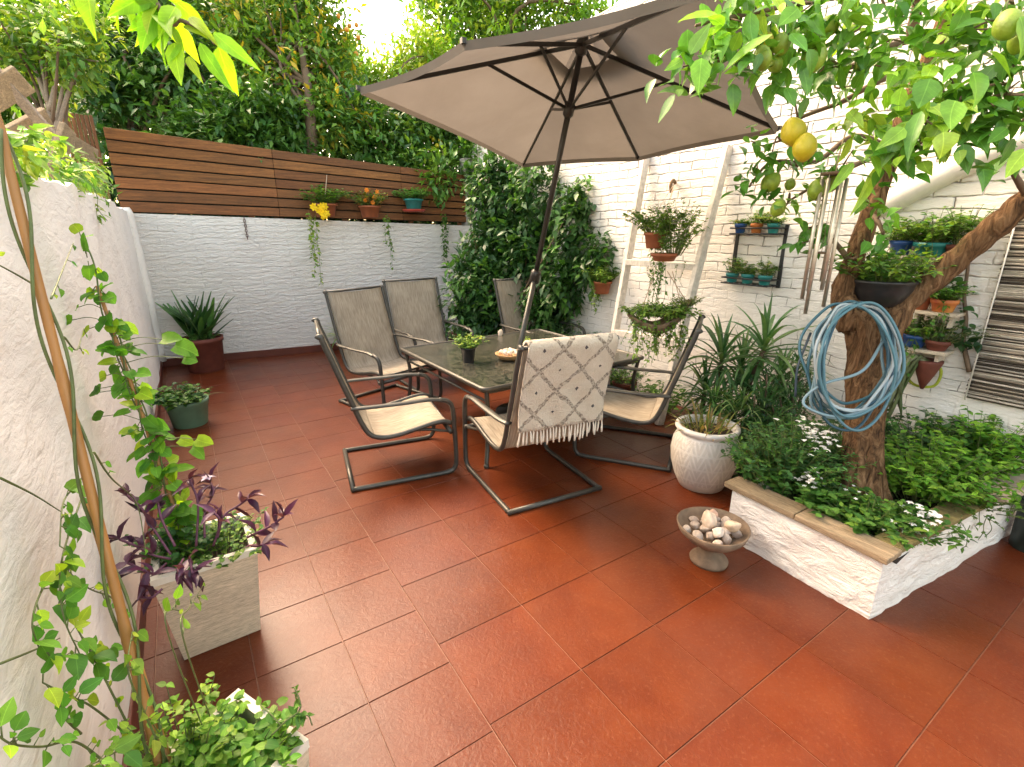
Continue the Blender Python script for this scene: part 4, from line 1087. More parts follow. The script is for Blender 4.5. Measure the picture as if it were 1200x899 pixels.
anch = [(840, 12, 2.05), (868, 25, 2.05), (800, 78, 2.0), (824, 88, 2.0), (848, 60, 2.05), (872, 62, 2.05), (905, 25, 2.15), (938, 15, 2.2), (985, 12, 2.25), (1030, 8, 2.3), (1080, 18, 2.35), (1130, 10, 2.3), (1165, 20, 2.2), (1190, 60, 2.05),
        (900, 52, 2.15), (940, 48, 2.2), (985, 45, 2.3), (1015, 62, 2.4), (1060, 50, 2.4), (1110, 55, 2.3), (1155, 75, 2.15), (1195, 95, 2.05), (960, 85, 2.4), (1000, 100, 2.4), (1045, 110, 2.3), (1085, 100, 2.25), (1125, 115, 2.15), (1165, 125, 2.05), (1195, 145, 2.0),
        (1062, 140, 2.2), (1098, 150, 2.15), (1140, 150, 2.1), (1085, 168, 2.15), (1030, 165, 2.3), (1045, 190, 2.25), (930, 112, 2.7), (905, 178, 2.8), (928, 190, 2.8), (950, 175, 2.8), (975, 195, 2.8), (1000, 175, 2.7), (880, 165, 2.85), (888, 195, 2.85), (872, 215, 2.9), (905, 232, 2.9), (922, 240, 2.9), (955, 235, 2.9), (952, 265, 2.95), (940, 285, 2.95), (958, 275, 2.95), (1015, 235, 2.85), (1035, 255, 2.85), (1030, 285, 2.9), (1005, 300, 3.0), (1195, 190, 2.3),
        (850, 38, 2.05), (885, 8, 2.1), (960, 30, 2.25), (1010, 30, 2.3), (1140, 35, 2.2), (1180, 0, 2.2), (1175, 95, 2.1), (1110, 85, 2.2), (1150, 100, 2.1), (1040, 80, 2.4), (1075, 75, 2.35), (1110, 30, 2.3), (1060, 20, 2.35), (915, 78, 2.2), (975, 65, 2.35), (1130, 170, 2.15), (1010, 140, 2.4)]
# unseen upper crown, so the tree is whole from beside
upper = [D(rng.uniform(880, 1330), rng.uniform(-150, -10), rng.uniform(2.0, 2.8)) for _ in range(46)]
AN = np.array([D(*a) for a in anch])
for p in AN[::1]:
    q = AN[np.argsort(np.linalg.norm(AN - p, axis=1))[1]]
    bp_ = np.concatenate([spline([D(*x) for x in b], 4) for b in BR]); n0 = bp_[np.argmin(np.linalg.norm(bp_ - p, axis=1))]
    P = spline([n0, (n0 + p) / 2 + rng.normal(size=3) * .03, p], 4); g.tube(P, lerp_r(.007, .003, len(P)), 5)
g.build('branch', M['twig'], lt_)
g = MB(); far = AN[[a[2] > 2.6 for a in anch]]; near = AN[[a[2] <= 2.6 for a in anch]]
clumps(g, near, nrm(rdir(len(near)) * .4 + np.array([-.35, -.3, .0])), 17, .125, .105, .056, LEMONL, 'ovate', .45, w=[.32, .33, .22, .13], outw=.55)
clumps(g, far, nrm(rdir(len(far)) * .5 + np.array([-.3, -.2, 0])), 12, .10, .085, .047, LEMONL, 'ovate', .4, w=[.5, .35, .12, .03])
clumps(g, np.array(upper), rdir(len(upper)), 13, .16, .10, .055, LEMONL, 'ovate', .3)
def lf(u0, v0, u1, v1, d, wpx, col, kind='ovate', up=None, mb=None, d1=None):
    a = D(u0, v0, d); b = D(u1, v1, d if d1 is None else d1); L = np.linalg.norm(b - a)
    (mb or g).leaves([a], b - a, -FWD * .8 + np.array([0, 0, .5]) + rng.normal(size=3) * .25 if up is None else up, L, wpx * d / F, col, kind)
for x in [(842, 18, 798, 20, 1.95, 14), (905, 40, 858, 75, 1.85, 20), (822, 68, 818, 108, 1.9, 24), (800, 70, 780, 84, 1.95, 12), (848, 75, 832, 88, 1.95, 13), (935, 10, 915, 30, 1.9, 22), (1090, 92, 1078, 126, 1.95, 30), (1140, 85, 1155, 120, 1.9, 34), (1120, 118, 1102, 148, 1.9, 28), (1060, 150, 1035, 172, 1.95, 20), (1105, 155, 1110, 182, 1.9, 30), (1080, 130, 1052, 185, 1.95, 18), (1160, 60, 1190, 92, 1.9, 30), (1195, 20, 1215, 60, 1.85, 30), (1050, 160, 1040, 192, 2.2, 20), (1205, 175, 1172, 205, 1.9, 20), (1000, 190, 975, 225, 2.4, 12), (1028, 195, 1002, 250, 2.4, 13)]:
    lf(*x, pal(1, LEMONL[1:], .15)[0])
g.build('crown', M['leafg'], lt_)
def fruit(u, v, d, wpx, kind, tilt=.3):
    g = MB(); r = wpx * d / F / 2; c = D(u, v, d); a = nrm(np.array([rng.normal() * tilt, rng.normal() * tilt, 1])); b = nrm(np.cross(a, [0, 1, .1]))
    g.blob(c, (r, r, r * 1.12), 16, 12, jit=.05, ax=np.array([b, np.cross(a, b), a]), tip=.12)
    g.tube([c + a * r * 1.2, c + a * r * 1.2 + np.array([0, 0, .05])], .003, 5, mi=1)
    g.build('lemon', [M[kind], M['stem']], lt_)
for x in [(930, 155, 2.45, 27, 'lemon'), (943, 173, 2.42, 26, 'lemon'), (1181, 29, 1.9, 29, 'lime'), (1197, 46, 1.95, 25, 'lime'), (953, 68, 2.2, 28, 'lime'), (915, 52, 2.15, 20, 'lime'), (908, 75, 2.2, 17, 'lime'), (903, 214, 2.85, 20, 'lime'), (912, 244, 2.85, 17, 'lime'), (957, 222, 2.8, 20, 'lime'), (974, 213, 2.82, 20, 'lime'), (926, 216, 2.9, 12, 'lime'), (1012, 75, 2.35, 18, 'lime'), (972, 30, 2.3, 20, 'lime'), (918, 5, 2.2, 14, 'lemon'), (898, 48, 2.15, 15, 'lemon'), (893, 68, 2.12, 22, 'lime')]: fruit(*x)

# hose coil on the trunk
hs = MB(); cc = D(997, 428, TD0 - .17); ex = RGT; ez = np.array([0, 0, 1.0]); fw = np.array([FWD[0], FWD[1], 0]); fw /= np.linalg.norm(fw)
BL = [(.040, .115, .145), (.16, .25, .285), (.025, .080, .115), (.33, .385, .40), (.060, .15, .185)]
for k in range(11):
    rx = .238 + rng.uniform(-.05, .022); rz = .335 + rng.uniform(-.05, .02); ox = rng.uniform(-.04, .02); oz = .345 - rz; ph = rng.uniform(-.2, .2); dp = -.028 * (k % 5) + rng.uniform(-.01, .01); w1_, w2_, q1_ = rng.normal() * .014, rng.normal() * .010, rng.uniform(0, 6)
    P = []
    for i in range(64):
        a = 2 * PI * i / 64; x = rx * math.cos(a) * (1 + w1_ * 2 * math.sin(2 * a + q1_)) + w2_ * math.sin(5 * a + q1_); z = rz * math.sin(a) + w1_ * math.cos(3 * a + q1_) - (.02 if math.sin(a) < -.3 else 0) * rng.random() * 0
        x, z = x * math.cos(ph) - z * math.sin(ph), x * math.sin(ph) + z * math.cos(ph)
        bulge = .12 * math.sin(a) if math.sin(a) > 0 else .05 * math.sin(a)
        P.append(cc + ex * (x + ox) + ez * (z + oz) + fw * (dp + bulge + .012 * math.sin(3 * a + k)))
    hs.tube(P, .0085, 7, closed=True, tint=BL[k % 5])
P = spline([D(1048, 405, 2.84), D(1030, 470, 2.80), D(985, 488, 2.80), D(950, 480, 2.82), D(942, 468, 2.84), D(965, 450, 2.80), D(1010, 435, 2.80), D(1035, 400, 2.86)], 8); hs.tube(P, .0085, 7, tint=BL[1])
P = spline([D(950, 390, 2.9), D(935, 430, 2.92), D(932, 465, 2.95)], 6); hs.tube(P, .007, 7, tint=(.03, .05, .07))
o = hs.build('garden_hose', M['hose'], base=cc); tag(o, 'pale blue garden hose coiled over the lemon tree trunk', 'hose')

# wind chime
wc = thing('wind_chime', 'long metal wind chime hanging from the lemon tree left of its trunk', 'wind chime', D(985, 205, 2.72))
g = MB(); g.lathe([(.07, 0), (.072, .012), (.0, .02)], D(979, 205, 2.72), 20); g.build('top_disc', M['twig'], wc)
g = MB(); q = D(979, 205, 2.72); g.tube(spline([q, q + np.array([.01, .0, .15]), D(1018, 70, 2.72)], 4), .0035, 5); g.build('cord', M['rope'], wc)
for k, (L_, a) in enumerate(((.56, 0), (.62, 1.05), (.66, 2.1), (.74, 3.1), (.60, 4.2), (.70, 5.2))):
    s0 = q + np.array([math.cos(a), math.sin(a), 0]) * .058; g = MB(); g.tube([s0 + np.array([0, 0, -.02]), s0 + np.array([0, 0, -.02 - L_])], .0105, 10)
    g.tube([s0 + np.array([0, 0, .005]), s0 + np.array([0, 0, -.03])], .0015, 4); g.build('chime_tube', M['steel'], wc)
g = MB(); g.lathe([(.032, 0), (.034, .01), (.0, .014)], q + np.array([0, 0, -.42]), 16); g.tube([q, q + np.array([0, 0, -.42])], .0015, 4); g.build('clapper', M['twig'], wc)

# black hanging bowl in the fork
p = D(1030, 352, 3.05)
t = thing('bowl_planter', 'shallow black bowl of leafy green plants wedged in the tree fork', 'potted plant', p)
g = MB(); g.lathe([(.09, -.03), (.12, 0), (.155, .06), (.165, .105), (.172, .11), (.172, .125), (.160, .125), (.150, .07)], p, 28, cap=False); g.lathe([(.001, -.03), (.09, -.03)], p, 20, cap=False); g.build('bowl', M['blackplastic'], t)
g = MB(); g.disc(p + np.array([0, 0, .10]), .155); g.build('soil', M['soil'], t)
g = MB(); stems(g, p + np.array([0, 0, .10]), 110, .22, .20, .05, .04, MIDG + LIGHT[:2], 'ovate', 10, .12, droop=.5); g.build('foliage', [M['leaf'], M['stem']], t)

# ladder
ld = thing('ladder', 'white painted wooden ladder leaning on the brick wall with plants hung on it', 'ladder', (3.2, 1.8, 0))
fR, tR = np.array([3.08, 1.33, 0]), AX(852, 178, WX - .03); fL, tL = np.array([3.10, 2.30, 0]), AX(757, 183, WX - .03)
fL = AX(722, 382, 3.30); fL = tL + (fL - tL) * (tL[2] / (tL[2] - fL[2])); 
ext = .12
for a, b in ((fR, tR + (tR - fR) * .02), (fL, tL + (tL - fL) * .02)):
    g = MB(); g.beam(a, b, .05, .088, upv=(1, 0, .3)); g.build('rail', M['ladderpaint'], ld, smooth=False, bevel=.004)
for v in (310, 392, 470, 232):
    def rail_at(f0, t0, pv):
        tt = np.linspace(0, 1, 400); Q = f0 + (t0 - f0) * tt[:, None]; c = Q - CAM; y = 449.5 + F * (c @ DWN) / (c @ FWD); return Q[np.argmin(abs(y - pv))]
    if v == 232: continue
    a = rail_at(fL, tL, v - 3); b = rail_at(fR, tR, {310: 313, 392: 402, 470: 492}[v]); g = MB(); g.beam(a, b, .09, .062); g.build('rung', M['ladderpaint'], ld, smooth=False, bevel=.004)

def pot(mb, c, r, h, n=22, rim=.018):
    mb.lathe([(r * .72, 0), (r * .76, .004), (r * .94, h - rim * 1.6), (r * 1.04, h - rim * 1.5), (r * 1.06, h), (r * .95, h), (r * .88, h - .03)], c, n, cap=False); mb.lathe([(.001, .0), (r * .72, .0)], c, n, cap=False)
def potplant(label, c, r, h, mt, fol, name='potted_plant', group=None, soil=True, hang=None, mats=None):
    c = np.array(c, float); t = thing(name, label, 'potted plant', c, group)
    g = MB(); pot(g, c, r, h); g.build('pot', M[mt], t)
    if soil: g = MB(); g.disc(c + np.array([0, 0, h - .025]), r * .9, 14); g.build('soil', M['soil'], t)
    g = MB(); fol(g, c + np.array([0, 0, h - .02])); g.build('foliage', mats or [M['leaf'], M['stem']], t)
    if hang is not None:
        g = MB()
        for a in (0, 2.1, 4.2): g.tube([c + np.array([r * math.cos(a), r * math.sin(a), h]), hang], .0025, 4)
        g.build('cord', M['rope'], t)
    return t
AIRY = [(.075, .16, .03), (.12, .22, .04), (.17, .26, .05)]
hk = AX(790, 215, WX - .03)
c = D(767, 291, 4.55)
potplant('terracotta pot of bushy greenery hung by cords high on the ladder', c, .10, .14, 'terra', lambda g, q: (stems(g, q, 58, .28, .24, .052, .034, AIRY, 'ovate', 12, .08, droop=.6), trail(g, q, .3, 9, AIRY, .045, .032)), hang=hk)
g = MB(); g.tube(spline([hk + np.array([.02, 0, 0]), hk + np.array([-.02, 0, .03]), hk + np.array([-.05, 0, -.02]), hk + np.array([-.03, 0, -.09])], 5), .018, 6); o = g.build('driftwood_hook', M['basket'], base=hk); tag(o, 'pale driftwood hook on the brick wall between the ladder rails', 'hook')
c = D(778, 306, 4.5)
potplant('shallow terracotta dish with a leafy plant standing on the top ladder rung', c, .115, .07, 'terra', lambda g, q: (stems(g, q + np.array([.06, -.05, 0]), 54, .50, .24, .052, .034, AIRY, 'ovate', 13, .08, droop=.5), trail(g, q, .55, 8, MIDG, .04, .028)))
# driftwood basket
cb = D(788, 382, 4.35)
t = thing('driftwood_basket', 'curved driftwood cradle of trailing greenery hung below the top rung', 'hanging basket', cb)
g = MB(); P = []
for i in range(15):
    s_ = i / 14; base = D(737 + 72 * s_, 366 + 16 * math.sin(PI * s_) - 16 * s_ ** 2, 4.4); row = []
    for j in range(9):
        a = PI * j / 8; row.append(base + np.array([FWD[0], FWD[1], 0]) * math.cos(a) * .09 * (.3 + math.sin(PI * s_)) + np.array([0, 0, -1]) * math.sin(a) * .06 * (.4 + math.sin(PI * s_)) + rng.normal(size=3) * .006)
    P.append(row)
g.grid(np.array(P)); o = g.build('cradle', M['basket'], t); mm = o.modifiers.new('Solidify', 'SOLIDIFY'); mm.thickness = .014
g = MB()
for u_ in (748, 765, 782, 795):
    stems(g, D(u_ + 3, 372, 4.38), 30, .14, .16, .05, .03, AIRY, 'ovate', 11, .06, droop=.6); trail(g, D(u_, 376, 4.3), .34, 12, AIRY + LIGHT[:1], .045, .028, .18)
stems(g, D(806, 358, 4.36), 26, .10, .12, .03, .02, [(.12, .16, .04)], 'ovate', 9, .05); trail(g, D(750, 365, 4.35), .32, 8, MIDG, .03, .02, .2)
g.build('foliage', [M['leaf'], M['stem']], t)
g = MB()
for a, b in (((768, 318), (748, 374)), ((788, 318), (802, 372)), ((782, 318), (806, 356))): g.tube([D(*a, 4.45), D(*b, 4.4)], .004, 5)
g.build('cord', M['rope'], t)
g = MB()
for u_, l in ((760, .42), (778, .5), (768, .36), (795, .3)): trail(g, D(u_, 312, 4.42), l, 2, MIDG, .026, .018, .05)
o = g.build('trailing_plant', [M['leaf'], M['stem']], base=D(770, 312, 4.42)); tag(o, 'thin leafy stems dangling beneath the top ladder rung', 'plant')

# single terracotta wall pot
c = AX(705, 344, WX - .13)
potplant('single terracotta pot of bright greenery on the wall left of the ladder', c, .115, .15, 'terra', lambda g, q: (stems(g, q, 80, .24, .22, .055, .034, AIRY + LIGHT[:1], 'ovate', 12, .08, droop=.6), trail(g, q + np.array([-.05, .05, 0]), .36, 12, AIRY, .045, .03, .12)), hang=None)
g = MB(); 
# two-tier black wall shelf
def tier(mb, a, b, w, z, lip=.05):
    for yy in (0, w):
        for zz in (0, lip): mb.tube([a + np.array([-yy, 0, z + zz]), b + np.array([-yy, 0, z + zz])], .007, 6)
    for q in (a, b): mb.tube([q + np.array([0, 0, z + lip]), q + np.array([-w, 0, z + lip])], .006, 6)
    for f_ in np.linspace(0, 1, 9): q = a + (b - a) * f_; mb.tube([q + np.array([0, 0, z]), q + np.array([-w, 0, z])], .004, 5)
sa, sb = AX(864, 274, WX - .02), AX(921, 272, WX - .02); sb[2] = sa[2]
sz = AX(858, 330, WX - .02)[2] - sa[2]
sh = thing('wall_shelf', 'black metal two tier wall shelf holding small teal pots', 'shelf', sa)
g = MB(); tier(g, sa, sb, .12, 0); g.build('tier', M['blackmetal'], sh); g = MB(); tier(g, sa, sb, .16, sz); g.build('tier', M['blackmetal'], sh)
for q in (sa, sb): g = MB(); g.box(q + np.array([.008, 0, sz / 2 + .03]), (.018, .03, abs(sz) + .1)); g.build('upright', M['blackmetal'], sh, smooth=False)
SUC = [(.10, .20, .06), (.16, .26, .08), (.22, .24, .08)]
def tin(f_, lev, mt, label, r=.05, h=.085, hh=.10):
    q = sa + (sb - sa) * f_ + np.array([-.075 if not lev else -.09, 0, (sz if lev else 0) + .006])
    potplant(label, q, r, h, mt, lambda g, z: stems(g, z, 22, hh * 1.15, .09, .045, .028, SUC + MIDG[1:2], 'ovate', 9, .03))
tin(.16, 0, 'bluepot', 'blue pot at the left of the upper black wall shelf', hh=.05)
tin(.5, 0, 'orangepot', 'orange pot with reddish plant in the middle of the upper black shelf', hh=.12)
tin(.84, 0, 'teal', 'teal pot at the right of the upper black wall shelf', hh=.08)
tin(.14, 1, 'teal', 'teal pot with a tall succulent at the left of the lower black shelf', .056, hh=.15)
tin(.48, 1, 'teal', 'teal pot with a low succulent in the middle of the lower black shelf', .056, hh=.09)
tin(.84, 1, 'teal', 'teal pot with spreading greenery at the right of the lower black shelf', .056, hh=.14)

# right wall shelves behind the tree
def wshelf(u0, v0, u1, v1, label):
    a = AX(u0, v0, WX - .02); b = AX(u1, v1, WX - .02); b[2] = a[2]
    t = thing('wall_shelf', label, 'shelf', (a + b) / 2)
    g = MB(); m_ = (a + b) / 2; g.box(m_ + np.array([-.09, 0, 0]), (.18, abs(a[1] - b[1]), .022)); g.build('shelf_board', M['shelfwood'], t, smooth=False, bevel=.003)
    for q in (a * .85 + b * .15, a * .15 + b * .85): g = MB(); g.box(q + np.array([-.06, 0, -.05]), (.14, .02, .08)); g.build('bracket', M['shelfwood'], t, smooth=False)
    return a, b
s1 = wshelf(1050, 300, 1142, 298, 'pale upper shelf behind the lemon limb with a blue bowl'); s2 = wshelf(1075, 362, 1135, 360, 'pale middle shelf below the lemon limb with a painted pot'); s3 = wshelf(1052, 402, 1122, 398, 'pale lowest shelf right of the hose with a blue pot')
def onsh(s_, f_): return s_[0] + (s_[1] - s_[0]) * f_ + np.array([-.10, 0, .012])
potplant('blue green bowl with trailing ivy on the upper pale shelf', onsh(s1, .52), .10, .09, 'teal', lambda g, q: (stems(g, q, 60, .24, .24, .055, .04, AIRY + MIDG, 'ovate', 10, .07), trail(g, q + np.array([-.08, 0, 0]), .32, 9, AIRY, .045, .034, .2)))
potplant('dark blue pot at the tree end of the upper pale shelf', onsh(s1, .12), .07, .10, 'bluepot', lambda g, q: (stems(g, q, 40, .16, .18, .05, .036, AIRY + LIGHT[:1], 'ovate', 9, .05), trail(g, q, .25, 6, AIRY, .045, .032, .2)))
potplant('potted plant with upright pale shoots at the right of the upper shelf', onsh(s1, .86), .07, .08, 'terradark', lambda g, q: stems(g, q, 26, .30, .18, .04, .03, AIRY + LIGHT[:1], 'ovate', 9, .05))
potplant('terracotta pot half hidden under the lemon limb on the middle shelf', onsh(s2, .12), .07, .10, 'terra', lambda g, q: stems(g, q, 30, .14, .18, .04, .028, MIDG, 'ovate', 8, .05))
potplant('yellow and red painted pot on the middle pale shelf', onsh(s2, .62), .075, .085, 'yellowpot', lambda g, q: (stems(g, q, 30, .14, .18, .05, .034, MIDG, 'ovate', 8, .05), trail(g, q + np.array([-.07, -.03, 0]), .22, 5, MIDG, .045, .03, .2)))
potplant('ochre clay pot beside the hose on the lowest shelf', onsh(s3, .08), .065, .11, 'orangepot', lambda g, q: stems(g, q, 20, .10, .12, .035, .024, MIDG, 'ovate', 7, .05))
potplant('bright blue pot of small leaves on the lowest shelf', onsh(s3, .38), .075, .09, 'bluepot', lambda g, q: (stems(g, q, 50, .16, .18, .05, .034, MIDG + LIGHT[:1], 'ovate', 9, .06), trail(g, q + np.array([-.07, 0, 0]), .22, 6, MIDG, .045, .03, .2)))
potplant('dark tangled plant at the right of the lowest shelf', onsh(s3, .78), .07, .07, 'terradark', lambda g, q: stems(g, q, 50, .20, .24, .035, .014, [(.06, .09, .04), (.12, .13, .07)], 'long', 8, .06))
# climbing stem on the wall
g = MB(); P = spline([AX(1118, 292, WX - .05), AX(1134, 305, WX - .04), AX(1130, 345, WX - .03), AX(1132, 375, WX - .03), AX(1129, 400, WX - .03), AX(1136, 436, WX - .03)], 6); g.tube(P, lerp_r(.008, .016, len(P)), 7, mi=1)
for u_, v_ in ((1130, 365), (1128, 400), (1140, 405), (1122, 330), (1120, 395), (1134, 385)): clumps(g, [AX(u_, v_, WX - .06)], [(-1, 0, 0)], 8, .06, .07, .05, DARK + MIDG[:1], 'ovate')
o = g.build('climbing_plant', [M['leaf'], M['twig']], base=P[-1]); tag(o, 'bare stemmed climber with few dark leaves on the wall beside the pale shelves', 'plant')
# hanging cactus tails and clay wall pot
c = AX(1084, 440, WX - .12)
t = thing('wall_pot', 'conical clay wall pot of hanging cactus tails below the lowest shelf', 'potted plant', c)
g = MB(); g.lathe([(.01, -.10), (.05, 0), (.085, .10), (.085, .115), (.075, .115)], c, 16); g.build('pot', M['terradark'], t)
g = MB()
for i in range(20):
    a = c + np.array([rng.uniform(-.06, .0), rng.uniform(-.03, .16), .1]); l = rng.uniform(.25, .62); g.tube(spline([a, a + np.array([-.05, .04 + rng.normal() * .04, .03]), a + np.array([-.07, .10 + rng.normal() * .05, -l * .5]), a + np.array([-.06, .12 + rng.normal() * .06, -l])], 5), [.012] * 14 + [.007, .003], 6, tint=pal(1, [(.13, .15, .07), (.20, .20, .12), (.10, .13, .05)], .2)[0])
g.tube(spline([c + np.array([0, .05, .1]), AX(1102, 432, WX - .05), AX(1095, 452, WX - .06), AX(1070, 450, WX - .1), AX(1055, 428, WX - .1)], 6), .010, 6, tint=(.42, .46, .05))
g.build('foliage', [M['leaf']], t)

# reed mat
mt = thing('reed_mat', 'weathered brown and white reed mat hanging on the right wall', 'reed mat', (WX - .03, -1.5, 1.4))
ml, mb_ = AX(1133, 465, WX - .03), AX(1198, 262, WX - .03)
y0 = (ml[1] + mb_[1]) / 2 + .02; g = MB(); z = ml[2] - .0
while z < 2.25:
    w_ = rng.uniform(.006, .013); cb = rng.choice(3, p=[.5, .36, .14]); tint = [(.56, .52, .45), (.060, .047, .036), (.36, .31, .25)][cb]
    tint = np.array(tint) * rng.uniform(.75, 1.2); ys = y0 + rng.uniform(-.012, .012); st = .05 * rng.normal()
    g.tube([(WX - .03 + rng.uniform(-.006, .004), ys, z), (WX - .03, ys - .8, z + rng.normal() * .006), (WX - .03, ys - 1.9, z + rng.normal() * .012)], w_ * .52, 6, tint=tint); z += w_
g.build('reeds', M['reed'], mt)
g = MB(); g.tube([(WX - .045, y0 - .004, ml[2] - .02), (WX - .045, y0 - .004, 2.27)], .005, 6); g.build('edge_binding', M['whitepaint'], mt)
for yy in (.3, .8, 1.3): g = MB(); g.tube([(WX - .05, y0 - yy, ml[2]), (WX - .05, y0 - yy, 2.25)], .003, 5); g.build('twine', M['rope'], mt)

# pedestal stone bowl
pb_ = np.array([1.63, -.31, 0]); 
o = MB(); o.lathe([(.105, 0), (.110, .02), (.085, .045), (.05, .065), (.045, .10), (.07, .125), (.14, .155), (.19, .205), (.205, .245), (.197, .25), (.18, .215), (.12, .175), (.0, .165)], pb_, 36, wob=.02)
o = o.build('pedestal_bowl', M['bowlclay'], base=pb_); tag(o, 'brown weathered pedestal bowl full of stones on the tiles beside the raised bed', 'bowl')
def bst(dx, dy, dz, r, col, lab, grp='stones in the pedestal bowl'):
    stone_at('stone', pb_ + np.array([dx, dy, .205 + dz]), r, col, lab, grp)
for i in range(15):
    a = i * 2.4 + .3; rr = .15 * math.sqrt((i + .5) / 15)
    bst(rr * math.cos(a), rr * math.sin(a), .0 + .03 * (1 - rr / .16), rng.uniform(.032, .044), rng.choice([.8, .95, 1.1]) * np.array([1, .95, .9]), 'small beige stone among the many heaped in the brown pedestal bowl')
bst(-.02, .02, .075, .062, (1.25, 1.15, 1.02), 'long pale stone on top of the heap in the pedestal bowl', None)
bst(.06, -.08, .055, .058, (1.35, 1.2, 1.0), 'flat buff stone at the front right of the heap in the pedestal bowl', None)
bst(-.06, -.07, .05, .045, (1.45, 1.42, 1.4), 'nearly white stone at the front left of the heap in the pedestal bowl', None)
bst(.05, .05, .055, .05, (1.1, .8, .68), 'pinkish stone at the back of the heap in the pedestal bowl', None)

# dark bin at the right edge
pd = np.array([3.40, -1.325, 0]); g = MB(); g.lathe([(.085, 0), (.088, .01), (.10, .30), (.108, .31), (.108, .335), (.098, .335), (.094, .28)], pd, 28, cap=False); g.lathe([(.001, .02), (.085, .02)], pd, 28, cap=False)
o = g.build('dark_bin', pm('dark_green_plastic', (.014, .022, .017), .4, .2, 9, .1), base=pd); tag(o, 'dark green plastic bin at the right edge beyond the raised bed', 'bin')

# ================================================================== BACK CORNER
kw_ = lambda c: (c[:, 0] < WX - .02) & (c[:, 1] < 6.8 - BK * (c[:, 0] + 1.2) + .5)
cr = thing('creeper', 'big dense dark green creeper filling the back corner behind the parasol pole', 'climbing plant', (3.35, 5.6, 0))
g = MB()
ce = [EL(600, 235, 50, 50, 7.4, .35), EL(650, 230, 48, 45, 6.9, .3), EL(680, 265, 38, 50, 6.5, .25), EL(700, 300, 22, 32, 6.2, .2), EL(580, 285, 36, 36, 7.3, .3), EL(625, 300, 48, 45, 7.1, .3), EL(665, 330, 40, 36, 6.6, .25), EL(565, 345, 40, 38, 7.1, .3), EL(600, 365, 45, 34, 7.2, .28), EL(640, 370, 34, 36, 6.9, .25), EL(572, 210, 22, 28, 7.4, .2), EL(548, 320, 18, 22, 7.1, .15), EL(690, 235, 24, 28, 6.4, .2), EL(560, 380, 30, 30, 7.1, .2)]
Cs = crown(g, ce, 2100, 8, .14, .135, .066, DARK[1:] + DARK[1:] + MIDG[:2], 'simple', .35, kw_, droop=.5)
g.build('foliage', M['leafg'], cr)
g = MB(); 
for bx, by in ((3.45, 5.9), (3.5, 5.0), (3.3, 6.1)): limbs(g, np.array([bx, by, .0]), Cs, .03, 22)
g.build('stem', M['twig'], cr)
g = MB(); a, b = AB(556, 276, .3), AB(566, 300, .3); g.beam(a, b, .06, .10); o = g.build('board_offcut', M['slat'], base=(a + b) / 2, smooth=False); tag(o, 'reddish board end sticking out of the creeper beside the white wall', 'board')

def wallplant(name, label, base, fn, mats=None, cat='plant'):
    t = thing(name, label, cat, base); g = MB(); fn(g); g.build('foliage', mats or [M['leaf'], M['stem']], t); return t
b_ = np.array([3.35, 3.55, 0])
wallplant('light_shrub', 'airy light green shrub against the right wall under the single wall pot', b_, lambda g: (stems(g, b_, 46, .95, .30, .065, .035, [(.06, .14, .05), (.09, .18, .07), (.13, .22, .09)], 'ovate', 16, .15), stems(g, b_ + np.array([.05, -.55, 0]), 34, .85, .25, .06, .035, [(.06, .14, .05), (.10, .19, .08)], 'ovate', 16, .12)), cat='shrub')
b2_ = np.array([3.2, 4.3, 0])
def broad(g):
    for i in range(26): strap(g, b2_ + np.array([rng.normal() * .06, rng.normal() * .06, .25]), rng.uniform(0, 6.28), rng.uniform(.5, 1.35), rng.uniform(.4, .65), .13, pal(1, DARK + MIDG[:1], .2)[0], rng.uniform(.5, 1.3))
    g.tube([b2_, b2_ + np.array([0, 0, .3])], .03, 6, mi=1)
wallplant('broad_leaved_plant', 'dark broad leaved plant at the foot of the creeper behind the table', b2_, broad, [M['leafg'], M['stem']])
potplant('brown clay pot with a small shrub on the ground behind the side-on chair', (3.25, 2.0, 0), .13, .26, 'terradark', lambda g, q: stems(g, q, 40, .22, .2, .045, .032, DARK + MIDG, 'ovate', 9, .09))
b3_ = np.array([3.42, 2.5, 0]); wallplant('leafy_plant', 'low leafy plant on the ground below the ladder rungs', b3_, lambda g: stems(g, b3_, 60, .42, .26, .06, .042, DARK + MIDG, 'ovate', 10, .2))
b4_ = np.array([3.4, 1.62, 0]); wallplant('leafy_plant', 'bright leafy plant at the wall between the brown clay pot and the ladder foot', b4_, lambda g: stems(g, b4_, 50, .36, .22, .06, .045, MIDG, 'round', 9, .15))

# spider plant and bed edge by the back wall
q = np.array([1.35, yback(1.35) - .22, 0])
t = thing('spider_plant', 'striped spider plant in a low dark pot at the back wall behind the chairs', 'potted plant', q)
g = MB(); pot(g, q, .15, .2); g.build('pot', M['terradark'], t); g = MB(); g.disc(q + np.array([0, 0, .17]), .13); g.build('soil', M['soil'], t)
g = MB()
for i in range(60): strap(g, q + np.array([rng.normal() * .03, rng.normal() * .03, .17]), rng.uniform(0, 6.28), rng.uniform(.5, 1.45), rng.uniform(.4, .65), .028, pal(1, [(.28, .34, .12), (.42, .44, .22), (.13, .24, .06)], .2)[0], rng.uniform(1.2, 2.4), 8)
g.build('foliage', M['leaf'], t)
q = np.array([3.0, yback(3.0) - .35, .09]); g = MB(); g.box(q, (.9, .28, .18)); o = g.build('brick_edging', M['skirt'], base=q, smooth=False, bevel=.01); tag(o, 'low red brick edging at the foot of the creeper by the back wall', 'edging')

